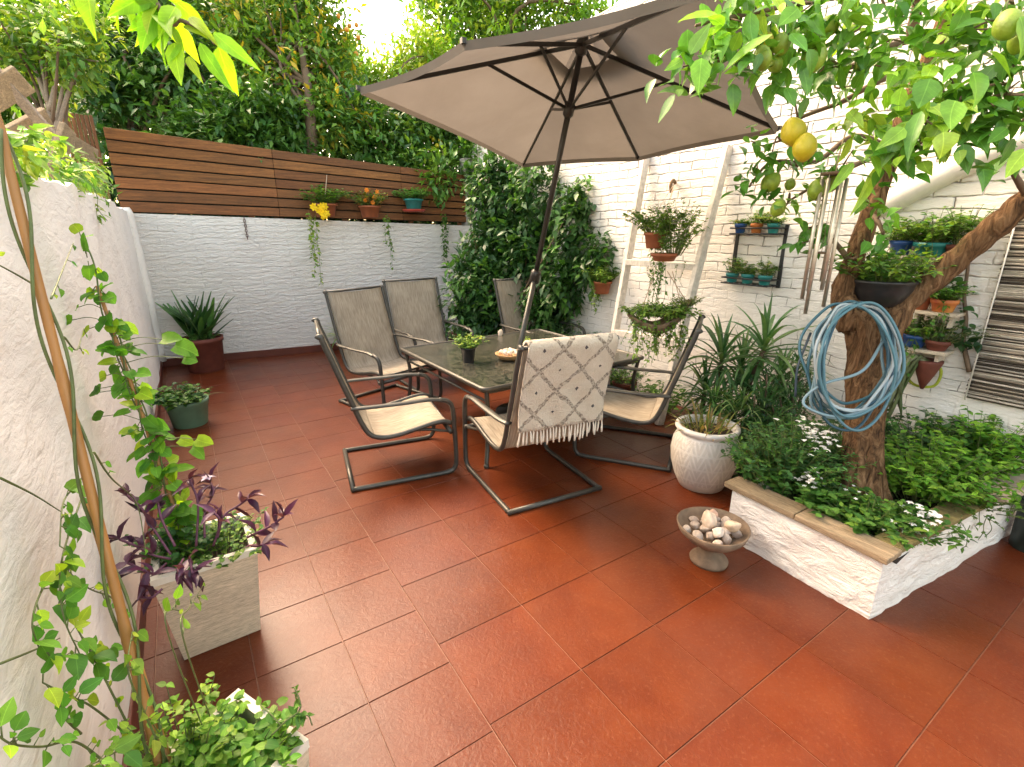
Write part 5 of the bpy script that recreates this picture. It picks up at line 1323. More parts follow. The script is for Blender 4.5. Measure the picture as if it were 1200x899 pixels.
# clivia pot
q = AZ(243, 433); q[1] -= .0
t = thing('potted_plant', 'large terracotta pot of dark strap leaved plants in the back left corner', 'potted plant', q)
g = MB(); g.lathe([(.215, 0), (.222, .01), (.250, .40), (.266, .41), (.270, .47), (.252, .47), (.240, .42)], q, 40, cap=False); g.build('pot', M['terradark'], t)
g = MB(); g.disc(q + np.array([0, 0, .42]), .235); g.build('soil', M['soil'], t)
g = MB()
for cx in (-.16, .14, .0):
    c = q + np.array([cx * .70, -cx * .45 + rng.normal() * .04, .42])
    for i in range(15):
        az = (i % 2) * PI - .58 + rng.normal() * .45; el = .62 + .8 * rng.random() ; strap(g, c + np.array([0, 0, rng.uniform(0, .12)]), az, el, rng.uniform(.42, .68), rng.uniform(.07, .095), pal(1, [(.028, .080, .026), (.042, .105, .030), (.065, .14, .04)], .2)[0], rng.uniform(.05, .45), 8, fold=.35, tipw=.25)
stems(g, q + np.array([0, 0, .42]), 26, .12, .14, .07, .05, MIDG, 'ovate', 7, .18, smi=1); g.build('foliage', [M['leafg'], M['stem']], t)

# sage green pot
q = AZ(224, 497)
t = thing('potted_plant', 'round sage green plastic pot of leafy herbs beside the left wall', 'potted plant', q)
g = MB(); g.lathe([(.145, 0), (.155, .012), (.182, .20), (.19, .205), (.19, .235), (.197, .24), (.197, .27), (.182, .27), (.176, .22)], q, 40, cap=False); g.lathe([(.001, .0), (.145, 0)], q, 20, cap=False); g.build('pot', M['greenpot'], t)
g = MB(); g.disc(q + np.array([0, 0, .225]), .175); g.build('soil', M['soil'], t)
g = MB(); stems(g, q + np.array([-.05, -.03, .22]), 40, .22, .22, .085, .06, MIDG + [(.03, .09, .03)], 'ovate', 8, .13)
for i in range(30): strap(g, q + np.array([rng.uniform(-.05, .15), rng.uniform(-.1, .1), .22]), rng.uniform(0, 6.28), rng.uniform(.5, 1.4), rng.uniform(.15, .32), .010, pal(1, [(.06, .13, .06), (.12, .18, .08)], .2)[0], 1.2)
g.build('foliage', [M['leaf'], M['stem']], t)

# pots on the fence
def fencepot(u, v, label, r, h, mtl, fn, chain=None):
    c = AB(u, v, .17); t = thing('hanging_pot', label, 'hanging pot', c, 'flower pots hung along the timber fence'); g = MB(); pot(g, c, r, h); g.build('pot', M[mtl], t)
    g = MB(); fn(g, c + np.array([0, 0, h - .02])); g.build('foliage', [M['leaf'], M['stem'], M['petal']], t)
    g = MB(); g.tube([c + np.array([0, 0, h]), AB(u + 1, v - 22 if chain is None else chain, .0)], .006, 5); g.build('hanger', M['rope'], t)
    return t
YEL = (.85, .62, .02)
def fl(g, c, n, sp, col, size=.05):
    for i in range(n):
        q = np.array(c) + rng.normal(size=3) * sp; k = 7; az = np.arange(k) * 2 * PI / k; d = np.stack([np.cos(az), np.full(k, -.35), np.sin(az)], 1)
        g.leaves(np.repeat(q[None], k, 0), d, (0, -1, .3), size, size * .7, col, 'round', 2)
fencepot(382, 254, 'hanging pot with a yellow flower head and a long leafy trail on the fence', .17, .18, 'terra', lambda g, q: (stems(g, q, 60, .30, .30, .085, .05, MIDG + LIGHT[:1], 'simple', 12, .1, sr=.005), fl(g, AB(375, 246, .36), 9, .05, YEL, .06), trail(g, AB(364, 250, .22), .95, 4, LIGHT, .06, .045, .03, step=.02)), 205)
fencepot(434, 255, 'hanging pot with orange flecked foliage and two thin trails on the fence', .16, .17, 'terra', lambda g, q: (stems(g, q, 55, .26, .28, .08, .045, MIDG + [(.30, .16, .05), (.2, .2, .04)], 'simple', 11, .1, sr=.005), fl(g, q + np.array([.0, -.1, .1]), 5, .08, (.75, .25, .03), .04), trail(g, AB(450, 250, .22), .80, 3, AIRY, .055, .04, .03, step=.022)))
fencepot(485, 245, 'pale blue hanging pot with a red saucer and round green plant on the fence', .15, .15, 'tealpale' if 'tealpale' in M else 'teal', lambda g, q: stems(g, q, 80, .20, .24, .07, .04, [(.06, .17, .04), (.10, .23, .05)], 'simple', 12, .1, sr=.005))
g = MB(); c = AB(485, 246, .17); g.lathe([(.15, -.03), (.19, .0), (.18, .005), (.0, -.01)], c, 20); o = g.build('saucer', pm('red_saucer', (.42, .05, .03), .5, .2), base=c); tag(o, 'red saucer under the pale blue pot on the fence', 'saucer')
g = MB(); trail(g, AB(519, 250, .12), 1.0, 4, MIDG, .07, .05, .02, step=.025); o = g.build('hanging_vine', [M['leaf'], M['stem']], base=AB(519, 250, .12)); tag(o, 'single leafy strand hanging down the white wall near the creeper', 'vine')
a, b = AB(286, 256, .03), AB(290, 279, .03); g = MB()
for i in range(9):
    c = a + (b - a) * i / 8; ang = np.arange(8) * 2 * PI / 8; ax = np.array([1, 0, 0]) if i % 2 else np.array([0, 1, 0]); g.tube([c + ax * math.cos(t_) * .014 + np.array([0, 0, 1]) * math.sin(t_) * .022 for t_ in ang], .005, 5, closed=True)
o = g.build('chain', pm('rusty_iron', (.12, .06, .04), .8, .3, 40, .3), base=a); tag(o, 'short rusty chain hanging below the fence on the white back wall', 'chain')

# ================================================================== LEFT SIDE PLANTERS
def boxplanter(name, label, tc, bc, h, th_=.028):
    """tc/bc: 4 top/bottom corners ccw"""
    tc = np.array([[*p, h] for p in tc]); bc = np.array([[*p, 0.004] for p in bc]); cen = tc.mean(0); cen[2] = 0
    t = thing(name, label, 'planter', cen)
    ti = cen + np.array([0, 0, h]) + (tc - cen - np.array([0, 0, h])) * (1 - 2 * th_ / np.linalg.norm(tc[1] - tc[0])); ti[:, 2] = h
    bi = ti.copy(); bi[:, 2] = h - .16
    g = MB(); V = np.concatenate([bc, tc]); g.add(V, [(3, 2, 1, 0)] + [(i, (i + 1) % 4, (i + 1) % 4 + 4, i + 4) for i in range(4)])
    g.build('box', M['limestone'], t, smooth=False)
    g = MB(); V = np.concatenate([tc + (tc - cen) * [.004, .004, 0] - np.array([0, 0, .03]), tc + (tc - cen) * [.004, .004, 0] + np.array([0, 0, .002]), ti + np.array([0, 0, .002]), bi])
    g.add(V, [(i + 4 * k, (i + 1) % 4 + 4 * k, (i + 1) % 4 + 4 * k + 4, i + 4 * k + 4) for k in range(3) for i in range(4)]); g.build('rim', M['limerim'], t, smooth=False)
    g = MB(); n = 9; P = np.array([[(bi[0] * (1 - i / n) + bi[1] * i / n) * (1 - j / n) + (bi[3] * (1 - i / n) + bi[2] * i / n) * j / n + np.array([0, 0, .09 + rng.normal() * .008]) for j in range(n + 1)] for i in range(n + 1)]); g.grid(P, flip=False); g.build('soil', M['soil'], t)
    return t, cen
B1, c1 = boxplanter('box_planter', 'tapered beige stone planter box with purple leaves and a climbing vine', [(-1.06, .485), (-.655, .495), (-.665, .87), (-1.06, .87)], [(-1.02, .555), (-.70, .565), (-.71, .82), (-1.02, .82)], .5)
cf, cr_, cn, cl = (-.805, -.28), (-.655, -.575), (-.93, -.73), (-1.09, -.44)
ctr = np.mean([cf, cr_, cn, cl], 0); sh_ = lambda p: tuple(ctr + (np.array(p) - ctr) * .82)
B2, c2 = boxplanter('box_planter', 'beige stone planter box in the near corner with the long bamboo cane', [cn, cr_, cf, cl], [sh_(cn), sh_(cr_), sh_(cf), sh_(cl)], .5)
b_ = np.array([c1[0], c1[1], .44])
wallplant('bedding_plant', 'low mixed green foliage filling the box planter with the purple leaves', b_, lambda g: (stems(g, b_ + np.array([.06, -.02, 0]), 70, .14, .10, .032, .024, MIDG + LIGHT[:2], 'ovate', 9, .15), stems(g, b_ + np.array([-.1, .02, 0]), 40, .22, .12, .04, .034, [(.03, .10, .025), (.05, .13, .03)], 'ovate', 9, .1)))
# purple tradescantia
pt = thing('purple_plant', 'purple leaved trailing plant spreading out of the stone box planter', 'plant', b_)
g = MB(); gs = MB()
PUR = [(.040, .012, .030), (.060, .017, .042), (.085, .028, .055)]
def purp(path, tips, d0):
    P = spline(path, 6); gs.tube(P, .005, 5)
    n = len(P)
    for i in range(6, n, 4):
        for s_ in (0, 1):
            tg = nrm(P[min(i + 1, n - 1)] - P[i - 1]); a = rdir(1)[0]; d = nrm(tg * .7 + a * .9 + np.array([0, 0, .1])); g.leaves([P[i]], d, rdir(1) * .5 + np.array([0, 0, 1]), rng.uniform(.06, .10) , rng.uniform(.024, .034), pal(1, PUR, .3)[0], 'long')
    for k in range(3): a = k * 1.6 + rng.random(); tg = nrm(P[-1] - P[-3]); d = nrm(tg * .6 + rdir(1)[0]); g.leaves([P[-1]], d, rdir(1)[0] * .4 + np.array([0, 0, 1]), rng.uniform(.06, .09), .026, pal(1, PUR, .3)[0], 'long')
bb = lambda u, v, d=2.0: D(u, v, d)
for path in ([bb(200, 650), bb(180, 620, 2.02), bb(165, 595, 2.03), bb(148, 580, 2.0)], [bb(200, 655), bb(178, 650, 1.98), bb(160, 640, 1.98), bb(140, 632, 1.98)], [bb(195, 660), bb(180, 672, 1.95), bb(168, 668, 1.92), bb(150, 660, 1.92)], [bb(215, 655), bb(208, 668, 1.9), bb(215, 672, 1.85)],
             [bb(230, 640, 2.1), bb(232, 590, 2.15), bb(222, 562, 2.15)], [bb(240, 630, 2.1), bb(240, 600, 2.2), bb(250, 578, 2.25), bb(247, 566, 2.27)], [bb(255, 630, 2.1), bb(262, 605, 2.15), bb(280, 592, 2.2), bb(290, 585, 2.2)], [bb(250, 640, 2.1), bb(258, 612, 2.1), bb(250, 600, 2.1)],
             [bb(290, 630, 2.1), bb(300, 625, 2.08), bb(318, 616, 2.08), bb(332, 606, 2.08)], [bb(295, 640, 2.05), bb(303, 640, 2.03), bb(308, 638, 2.02)], [bb(190, 690, 1.95), bb(178, 700, 1.92), bb(166, 700, 1.92)], [bb(225, 660, 1.95), bb(222, 655, 1.88), bb(226, 672, 1.83)], [bb(205, 640), bb(190, 610, 2.05), bb(185, 590, 2.08)]): purp(path, 3, 2)
g.leaves([D(243, 560, 2.25)] * 5, [np.array([math.cos(k * 1.26), math.sin(k * 1.26), .15]) for k in range(5)], (0, 0, 1), .035, .02, (.55, .45, .60), 'ovate')
g.build('foliage', M['leafg'], pt); gs.build('stem', pm('purple_stem', (.10, .03, .06), .6, .3, 20, .1), pt)

# canes
def cane(label, pts, r0, r1):
    P = spline(pts, 12); n = len(P); rad = lerp_r(r0, r1, n) * (1 + .20 * (np.arange(n) % 9 == 0) - .06 * (np.arange(n) % 9 == 1)); g = MB(); g.tube(P, rad, 10, rough=.03); o = g.build('bamboo_cane', M['cane'], base=P[0]); return tag(o, label, 'cane')
cA0, cA1 = np.array([-1.01, -.44, .46]), AX(-14, 95, -1.06)
pA = AX(0, 155, -1.05); 
cane('long orange bamboo cane leaning from the near planter up past the left wall top', [np.array([-1.0, -.46, .42]), AZ(188, 899, .5), pA + (AZ(188, 899, .5) - pA) * .5, pA, pA + (pA - AZ(188, 899, .5)) * .18], .0145, .0085)
q0 = AZ(197, 897, .5); q1 = AX(104, 590, -1.07)
cane('shorter cane lashed alongside the long cane in the near planter', [q0 - (q1 - q0) * .06, q0, (q0 + q1) / 2, q1], .013, .010)
q0 = AZ(222, 645, .47); q1 = AX(98, 290, -1.08); c_top = D(*(lambda: (112, 345))(), depth(q1))
cane('slim cane wrapped in round leaves standing in the purple leaved planter', [q0, (q0 + q1) / 2, q1 + (q0 - q1) * .12], .011, .007)

def vine_obj(name, label, base, mats=None):
    t = thing(name, label, 'climbing plant', base); return t, MB(), MB()
VL = [(.085, .22, .022), (.13, .28, .026), (.06, .17, .022), (.27, .39, .025)]
# vine on the slim cane
t, g, gs = vine_obj('climbing_vine', 'round leaved vine twining up the slim cane from the purple leaved planter', q0)
axis = q1 - q0; sd = nrm(np.cross(axis, FWD)); L_ = np.linalg.norm(axis)
for k in range(3):
    P = [q0 + axis * s_ + (sd * math.cos(s_ * 17 + k * 2) + np.cross(nrm(axis), sd) * math.sin(s_ * 17 + k * 2)) * .016 for s_ in np.linspace(0, 1.0 if k == 0 else .8, 50)]; gs.tube(P, .0035, 5)
for i in range(160):
    s_ = 1 - rng.random() ** .62; 
    if s_ > .80 and rng.random() < .5: continue
    p = q0 + axis * s_; o_ = nrm(rdir(1)[0] * .8 + sd * rng.choice([-1, 1]) * .5 - FWD * .3); pe = .02 + .05 * rng.random() * (1.2 - s_)
    e = p + o_ * pe; gs.tube([p, p + o_ * pe * .5 + np.array([0, 0, .01]), e], .0018, 4)
    g.leaves([e], o_ + np.array([0, 0, -.35]), -FWD * .6 + np.array([0, 0, .9]) + rdir(1)[0] * .4, rng.uniform(.045, .078), rng.uniform(.042, .072), pal(1, VL, .25, [.4, .3, .15, .15])[0], 'round')
for (u_, v_, sz, c_) in [(93, 272, .05, 3), (100, 278, .04, 1), (112, 315, .045, 3), (118, 320, .04, 0), (110, 340, .05, 3), (85, 375, .05, 1), (105, 385, .05, 3), (92, 360, .03, 1), (125, 440, .05, 3), (115, 460, .055, 2), (118, 455, .05, 0), (120, 488, .05, 0), (190, 398, .07, 1), (205, 405, .085, 1), (215, 420, .06, 0), (210, 515, .055, 3), (225, 525, .06, 1), (230, 515, .06, 3)]:
    s_ = min(.98, max(.02, (645 - v_) / 355)); p = q0 + axis * s_; dd = depth(p); e = D(u_, v_, dd); gs.tube(spline([p, (p + e) / 2 + np.array([0, 0, .02]), e], 4), .0018, 4)
    g.leaves([e], nrm(e - p + np.array([0, 0, -.06])) + rdir(1)[0] * .3, -FWD * .9 + np.array([0, 0, .5]) + rdir(1)[0] * .3, sz * 1.15, sz * 1.08, np.array(VL[c_]) * rng.uniform(.9, 1.3), 'round')
g.build('foliage', M['leafb'], t); gs.build('stem', M['stem'], t)

# vine on the long cane and the stray shoots on the left wall
base = AZ(188, 899, .5)
t, g, gs = vine_obj('climbing_vine', 'straggly green vine winding up the long bamboo cane over the left wall', base)
ax2 = pA - base; n2_ = nrm(ax2); s2 = nrm(np.cross(ax2, FWD)); 
for k in range(2):
    P = [base + ax2 * s_ + (s2 * math.cos(s_ * 15 + k * 2.6) + np.cross(n2_, s2) * math.sin(s_ * 15 + k * 2.6)) * .020 for s_ in np.linspace(0, 1, 70)]; gs.tube(P, .0042, 5)
def shoot(px, x0, n, L, cols=VL, r=.003, kind='ovate', x1=None, b0=None):
    X_ = np.linspace(x0, x0 if x1 is None else x1, len(px)); P = spline(([] if b0 is None else [np.array(b0)]) + [AX(u_, v_, x) for (u_, v_), x in zip(px, X_)], 7); gs.tube(P, lerp_r(r, r * .5, len(P)), 5)
    for i in range(n):
        s_ = rng.uniform(.12, 1) if i else 1.0; k = int(s_ * (len(P) - 1)); p = P[k]; o_ = rdir(1)[0]; o_[0] = abs(o_[0]) * .5; e = p + o_ * .02; gs.tube([p, e], .0014, 4)
        sz = L * rng.uniform(.35, 1.15); g.leaves([e], o_ + np.array([.1, 0, -.45]), np.array([.8, -.5, .6]) + rdir(1)[0] * .4, sz, sz * .68, pal(1, cols, .25)[0], kind)
shoot([(60, 350), (72, 320), (86, 285)], -1.06, 5, .03); shoot([(42, 335), (20, 322), (-6, 308)], -1.08, 2, .02); shoot([(75, 395), (90, 410), (98, 385)], -1.06, 4, .035)
shoot([(100, 555), (88, 570), (74, 590), (70, 640)], -1.08, 9, .055, kind='round'); shoot([(105, 560), (90, 600), (72, 660), (74, 720), (95, 770)], -1.10, 24, .055); shoot([(74, 660), (50, 690), (38, 730), (46, 760)], -1.13, 15, .05, x1=-1.14)
shoot([(150, 850), (120, 790), (95, 745), (70, 700)], -1.06, 24, .052, x1=-1.12); shoot([(160, 870), (110, 830), (80, 815), (50, 800)], -1.08, 14, .046, x1=-1.13); shoot([(130, 899), (90, 870), (50, 875), (15, 872), (-5, 860)], -1.10, 17, .038, x1=-1.13); shoot([(95, 860), (75, 840), (70, 818)], -1.12, 8, .042); shoot([(150, 760), (120, 765), (85, 770), (55, 765)], -1.10, 12, .048, x1=-1.12)
shoot([(0, 560), (40, 580), (72, 600)], -1.17, 1, .02); shoot([(0, 778), (40, 762), (70, 748)], -1.17, 0, .02); shoot([(150, 720), (130, 700), (105, 690), (80, 670)], -1.08, 13, .055, x1=-1.12)
shoot([(110, 530), (130, 560), (160, 590), (170, 640)], -1.02, 3, .03); shoot([(214, 745), (222, 712), (236, 690)], -.86, 6, .035, LIGHT, .002, b0=(-.88, -.38, .5)); shoot([(196, 740), (206, 712)], -.88, 5, .035, LIGHT + LIME[:1], .002, b0=(-.9, -.40, .5))
shoot([(160, 815), (150, 780), (155, 740)], -1.0, 14, .045, LIGHT, b0=(-.99, -.44, .5)); shoot([(160, 880), (140, 880), (120, 890), (100, 899)], -1.04, 14, .045, LIGHT + VL)
g.build('foliage', M['leaf'], t); gs.build('stem', M['stem'], t)

b_ = np.array([c2[0], c2[1], .42])
wallplant('bedding_plant', 'lush green scalloped foliage overflowing the near planter box', b_, lambda g: (stems(g, b_ + np.array([.02, -.01, .02]), 84, .14, .09, .042, .036, LEMONL[:3] + LIGHT[:1], 'round', 7, .10), stems(g, b_ + np.array([-.09, .09, 0]), 34, .28, .12, .036, .024, LEMONL[1:] + LIGHT[:2], 'ovate', 11, .09, sr=.0025), stems(g, b_ + np.array([-.12, -.12, 0]), 46, .16, .10, .03, .018, LIGHT, 'ovate', 11, .08, sr=.002),
           stems(g, np.array([-.79, -.50, .46]), 1, .02, .02, .03, .02, MIDG, 'ovate', 3)))
sp = [D(318, 862, 1.38), D(335, 845, 1.40), D(352, 830, 1.42), D(345, 805, 1.44)]
def sprig(g):
    P = spline(sp, 6); g.tube(P, .0025, 5, mi=1); P2 = spline([P[8], D(360, 838, 1.42), D(366, 850, 1.42)], 4); g.tube(P2, .002, 5, mi=1); P3 = spline([P[4], D(318, 838, 1.4), D(305, 826, 1.42)], 4); g.tube(P3, .002, 5, mi=1)
    for Q, n in ((P, 14), (P2, 8), (P3, 4)):
        for i in range(n): p = Q[rng.integers(2, len(Q))]; g.leaves([p], rdir(1)[0] + np.array([0, 0, -.3]), np.array([0, 0, 1]) + rdir(1)[0] * .5, rng.uniform(.025, .04), rng.uniform(.016, .024), pal(1, MIDG + LIGHT[:1], .2)[0], 'ovate')
wallplant('sprig', 'single green sprig leaning over the right rim of the near planter box', sp[0], sprig)
g = MB()
for (u_, v_, c_) in ((290, 893, (.62, .07, .03)), (303, 897, (.35, .03, .10)), (286, 897, (.70, .10, .03))):
    q = AZ(u_, v_, .44); k = 8; az = np.arange(k) * 2 * PI / k; g.leaves(np.repeat(q[None], k, 0), np.stack([np.cos(az), np.sin(az), np.full(k, .5)], 1), (0, 0, 1), .018, .014, c_, 'round')
q = AZ(290, 893, .44); g.tube([q + np.array([0, 0, -.05]), q], .003, 5); o = g.build('red_flowers', M['petal'], base=q); tag(o, 'small red flowers low in the near planter box', 'flowers')

# ivy on the left wall top
iv = AX(90, 215, -1.3); 
def ivy(g):
    for (u_, v_, n) in ((100, 205, 12), (85, 215, 10), (112, 215, 8), (120, 225, 6), (70, 195, 6), (105, 190, 6)): clumps(g, AX(u_, v_, -1.24) + rng.normal(size=(n, 3)) * np.array([.03, .25, .07]), np.array([[.5, -.5, .3]]).repeat(n, 0), 12, .09, .075, .035, LIGHT + MIDG[1:], 'simple', droop=.5)
    trail(g, AX(100, 215, -1.22), .35, 10, LIGHT, .06, .03, .3); g.tube(spline([AX(70, 230, -1.3), AX(95, 205, -1.3), AX(120, 210, -1.28)], 4), .008, 5, mi=1)
wallplant('ivy', 'feathery bright green ivy tumbling over the wall top below the upright slats', iv, ivy, cat='ivy')
iv2 = AX(20, 175, -1.2)
def ivy2(g):
    for (u_, v_, n) in ((12, 168, 5), (40, 165, 4), (55, 160, 4), (15, 195, 3), (30, 182, 4)): clumps(g, AX(u_, v_, -1.2) + rng.normal(size=(n, 3)) * np.array([.02, .06, .025]), np.array([[.5, -.5, .3]]).repeat(n, 0), 6, .05, .065, .05, LIGHT + MIDG[2:], 'ovate', droop=.4)
    g.tube(spline([AX(-20, 200, -1.25), AX(15, 170, -1.22), AX(60, 160, -1.22)], 4), .006, 5, mi=1)
wallplant('vine', 'bright lime vine leaves around the top of the long cane on the wall edge', iv2, ivy2, [M['leaf'], M['stem']], cat='vine')

# overhanging leafy branch, top left
ob = thing('overhanging_branch', 'backlit bright lime branch hanging into view above the slat screen', 'branch', (-1.6, .4, 0))
d0 = .95; g = MB(); gs = MB()
root = np.array([-1.75, .5, -.05])
Pst = spline([root, np.array([-1.7, .4, 1.8]), np.array([-1.5, .1, 2.9]), D(120, -120, 1.15), D(160, -40, d0), D(184, 6, d0), D(202, 28, d0), D(212, 24, d0), D(238, 36, d0), D(252, 52, d0)], 7); gs.tube(Pst, np.concatenate([lerp_r(.014, .0045, len(Pst) - 20), lerp_r(.0045, .002, 20)]), 7); gs.build('stem', M['twig'], ob)
for x in [(103, -20, 101, 30, 24), (142, 2, 131, 36, 15), (148, 8, 162, 38, 14), (192, 28, 187, 80, 17), (198, 29, 221, 66, 14), (206, 8, 190, 34, 20), (204, 50, 209, 99, 20), (221, 66, 227, 92, 11), (206, 2, 243, 36, 20), (250, 38, 297, 81, 18), (234, 50, 263, 108, 16), (256, 54, 273, 114, 22), (183, 6, 168, 30, 18), (215, 30, 245, 40, 14), (222, 20, 246, 42, 13), (212, 50, 205, 75, 9), (160, 4, 178, 22, 14), (150, -8, 136, 10, 14), (175, -10, 150, 12, 16), (195, -5, 215, 8, 14)]:
    lf(x[0], x[1], x[2], x[3], d0, x[4], pal(1, LIME, .18)[0], 'ovate', mb=g, d1=d0 * rng.uniform(.95, 1.06))
for i in range(26): p = Pst[rng.integers(12, 40)]; g.leaves([p], rdir(1)[0] + np.array([0, 0, -.5]), rdir(1)[0] + np.array([0, 0, 1]), .09, .04, pal(1, LIME, .2)[0], 'ovate')
g.build('foliage', M['leafb'], ob)

# ================================================================== TREES BEYOND THE WALLS
def tree(name, label, base, trunk_pts, r0, ells, ncl, m, spread, L, W, cols, mat_='leafg', nl=24, cat='tree', group=None, keep=None, fruits=None, w=None, fr_mat='orange', droop=.3, bark='twig'):
    t = thing(name, label, cat, base, group); g = MB(); Cs = crown(g, ells, ncl, m, spread, L, W, cols, 'simple', .5, keep, w=w, droop=droop); g.build('crown', M[mat_], t)
    g = MB(); P = spline(trunk_pts, 6); g.tube(P, lerp_r(r0, r0 * .4, len(P)), 9, rough=.08); g.build('trunk', M['bark'] if bark == 'bark' else M['twig'], t)
    g = MB(); 
    for p in (P[len(P) // 2], P[-1], P[len(P) * 3 // 4]): limbs(g, p, Cs, r0 * .32, nl // 3, .2, .008)
    g.build('limb', M['twig'], t)
    if fruits:
        for c_ in fruits:
            f = MB(); f.blob(c_, (.036, .036, .038), 10, 7, jit=.03); f.build('fruit', M[fr_mat], t)
    return t
beyond = lambda c: c[:, 1] > 6.8 - BK * (c[:, 0] + 1.2) + .25
outl = lambda c: (c[:, 0] < -1.5) | (c[:, 2] > 2.5)
def gp_(u_, d): p = D(u_, 260, d); p[2] = -.12; return p
bs = gp_(60, 5.0)
tree('small_tree', 'pale stemmed small tree with fresh yellow green leaves at the top left', bs, [bs, D(66, 200, 5.0), D(60, 150, 5.0)], .06, [EL(35, 35, 62, 40, 5.0, .5), EL(80, 60, 40, 32, 4.8, .4), EL(20, 85, 46, 34, 5.0, .4), EL(105, 30, 22, 22, 5.0, .3)], 330, 9, .14, .11, .05, LIGHT + MIDG[1:], 'leaf', 10, keep=outl)
# its bare forking stems
g = MB()
for P_ in ([(62, 175), (57, 130), (52, 95), (45, 60)], [(62, 170), (72, 110), (82, 70)], [(58, 130), (70, 82), (85, 70), (115, 72)], [(66, 155), (85, 95), (103, 72)], [(56, 120), (40, 80), (25, 55)]):
    P = spline([D(*q, 4.9) for q in P_], 6); g.tube(P, lerp_r(.022, .009, len(P)), 7, rough=.08)
st = [o for o in bpy.data.objects if o.get('label', '').startswith('pale stemmed')][0]
g.build('limb', M['oldgrey'], st)

bs = gp_(150, 7.9)
tree('dense_tree', 'dense dark green evergreen rising behind the slat screen', bs, [bs, D(155, 200, 7.9), D(170, 60, 7.9)], .13, [EL(150, 60, 70, 60, 7.9, .8), EL(215, 100, 75, 60, 7.8, .7), EL(270, 150, 60, 40, 7.5, .5), EL(130, 120, 60, 50, 7.6, .5), EL(200, 30, 70, 50, 8.2, .8)], 1600, 8, .20, .16, .072, DARK[1:] + MIDG + MIDG[:2], keep=lambda c: outl(c) & beyond(c) | (c[:, 0] < -1.5))
bs = gp_(330, 7.9)
tree('dense_tree', 'dark leaved bush overhanging the middle of the timber fence', bs, [bs, D(320, 200, 7.9), D(315, 130, 7.9)], .10, [EL(300, 165, 60, 36, 7.3, .4), EL(320, 140, 60, 40, 7.6, .5), EL(240, 165, 60, 30, 7.4, .4), EL(380, 175, 50, 30, 7.4, .35)], 900, 8, .18, .15, .066, DARK[2:] + MIDG + MIDG[1:], keep=beyond)
bs = gp_(366, 8.2)
fr = [D(rng.uniform(300, 420), rng.uniform(5, 120), rng.uniform(7.9, 8.4)) for _ in range(26)]
tree('orange_tree', 'orange tree with loose sunlit leaves and small orange fruit behind the fence', bs, [bs, D(366, 180, 7.75), D(363, 120, 7.7), D(352, 50, 7.9)], .11, [EL(330, 40, 60, 55, 8.3, .7), EL(372, 90, 50, 60, 8.2, .6), EL(300, 90, 50, 55, 8.2, .6), EL(395, 140, 42, 36, 7.9, .45), EL(290, 15, 50, 40, 8.4, .7), EL(352, 5, 40, 36, 8.4, .6), EL(340, 130, 50, 40, 8.0, .5), EL(400, 60, 24, 60, 8.6, .5)], 1700, 8, .19, .15, .06, MIDG + LIGHT[:2] + [(.34, .27, .03)], 'leaf', keep=beyond, fruits=fr, w=[.08, .17, .23, .23, .17, .12])
bs = gp_(470, 9.3)
fr = [D(rng.uniform(410, 530), rng.uniform(110, 175), rng.uniform(8.2, 8.6)) for _ in range(18)]
tree('lemon_bush', 'glossy bush with tiny yellow fruit spilling over the right end of the fence', bs, [bs, D(470, 230, 9.2), D(475, 160, 8.9)], .09, [EL(440, 165, 50, 32, 8.5, .5), EL(500, 165, 52, 36, 8.75, .5), EL(545, 150, 46, 48, 9.0, .5), EL(415, 140, 40, 36, 8.4, .5), EL(520, 205, 26, 30, 7.95, .2), EL(560, 190, 30, 34, 8.5, .4), EL(490, 130, 50, 34, 9.0, .5), EL(470, 195, 36, 20, 8.3, .3)], 1600, 8, .19, .15, .066, DARK[2:] + MIDG + MIDG[1:] + LIGHT[:1], keep=lambda c: (c[:, 1] > 6.8 - BK * (c[:, 0] + 1.2) - .25), fruits=fr, fr_mat='lemon')
hg = MB(); hb = np.array([.6, 8.2, -.12])
crown(hg, [(np.array([x, 8.15 - .12 * x, 1.5]), np.array([1.0, .5, 1.75])) for x in np.arange(-3.6, 5.2, .8)], 4600, 8, .22, .20, .09, DARK, 'simple', .3, keep=lambda c: c[:, 1] > 6.8 - BK * (c[:, 0] + 1.2) + .35)
th_ = thing('hedge', 'dark evergreen hedge close behind the timber fence boards', 'hedge', hb); hg.build('foliage', M['leafg'], th_)
g = MB(); [limbs(g, np.array([x, 8.2 - .12 * x, -.1]), np.array([[x + rng.normal() * .4, 8.1 - .12 * x, rng.uniform(1, 3)] for _ in range(6)]), .04, 6) for x in np.arange(-3, 4.6, .9)]; g.build('stem', M['twig'], th_)
bs = gp_(450, 10.5)
tree('pale_tree', 'pale yellow green tree under the patch of blue sky', bs, [bs, D(450, 180, 10.5), D(450, 110, 10.5)], .11, [EL(440, 100, 36, 28, 10.5, .6), EL(480, 95, 40, 40, 10.8, .6), EL(410, 90, 26, 34, 10.5, .6), EL(500, 70, 30, 40, 11, .6)], 700, 8, .24, .17, .07, LIGHT + LIME[:1] + [(.30, .36, .08)], 'leaf')
bs = gp_(590, 12)
tree('tall_tree', 'tall sunlit light green tree above the parasol', bs, [bs, D(590, 180, 12), D(590, 60, 12)], .22, [EL(530, 35, 50, 45, 12, 1), EL(590, 15, 70, 50, 12, 1), EL(660, 10, 70, 45, 12, 1), EL(560, -30, 80, 50, 12.3, 1), EL(520, 90, 40, 45, 11.8, .8), EL(600, 80, 70, 50, 12, 1), EL(690, 60, 50, 60, 12, 1), EL(500, -10, 28, 24, 12, .6)], 1700, 8, .34, .21, .09, LIGHT + MIDG[1:] + LIME[:1], 'leaf', 30)
bs = gp_(240, 11)
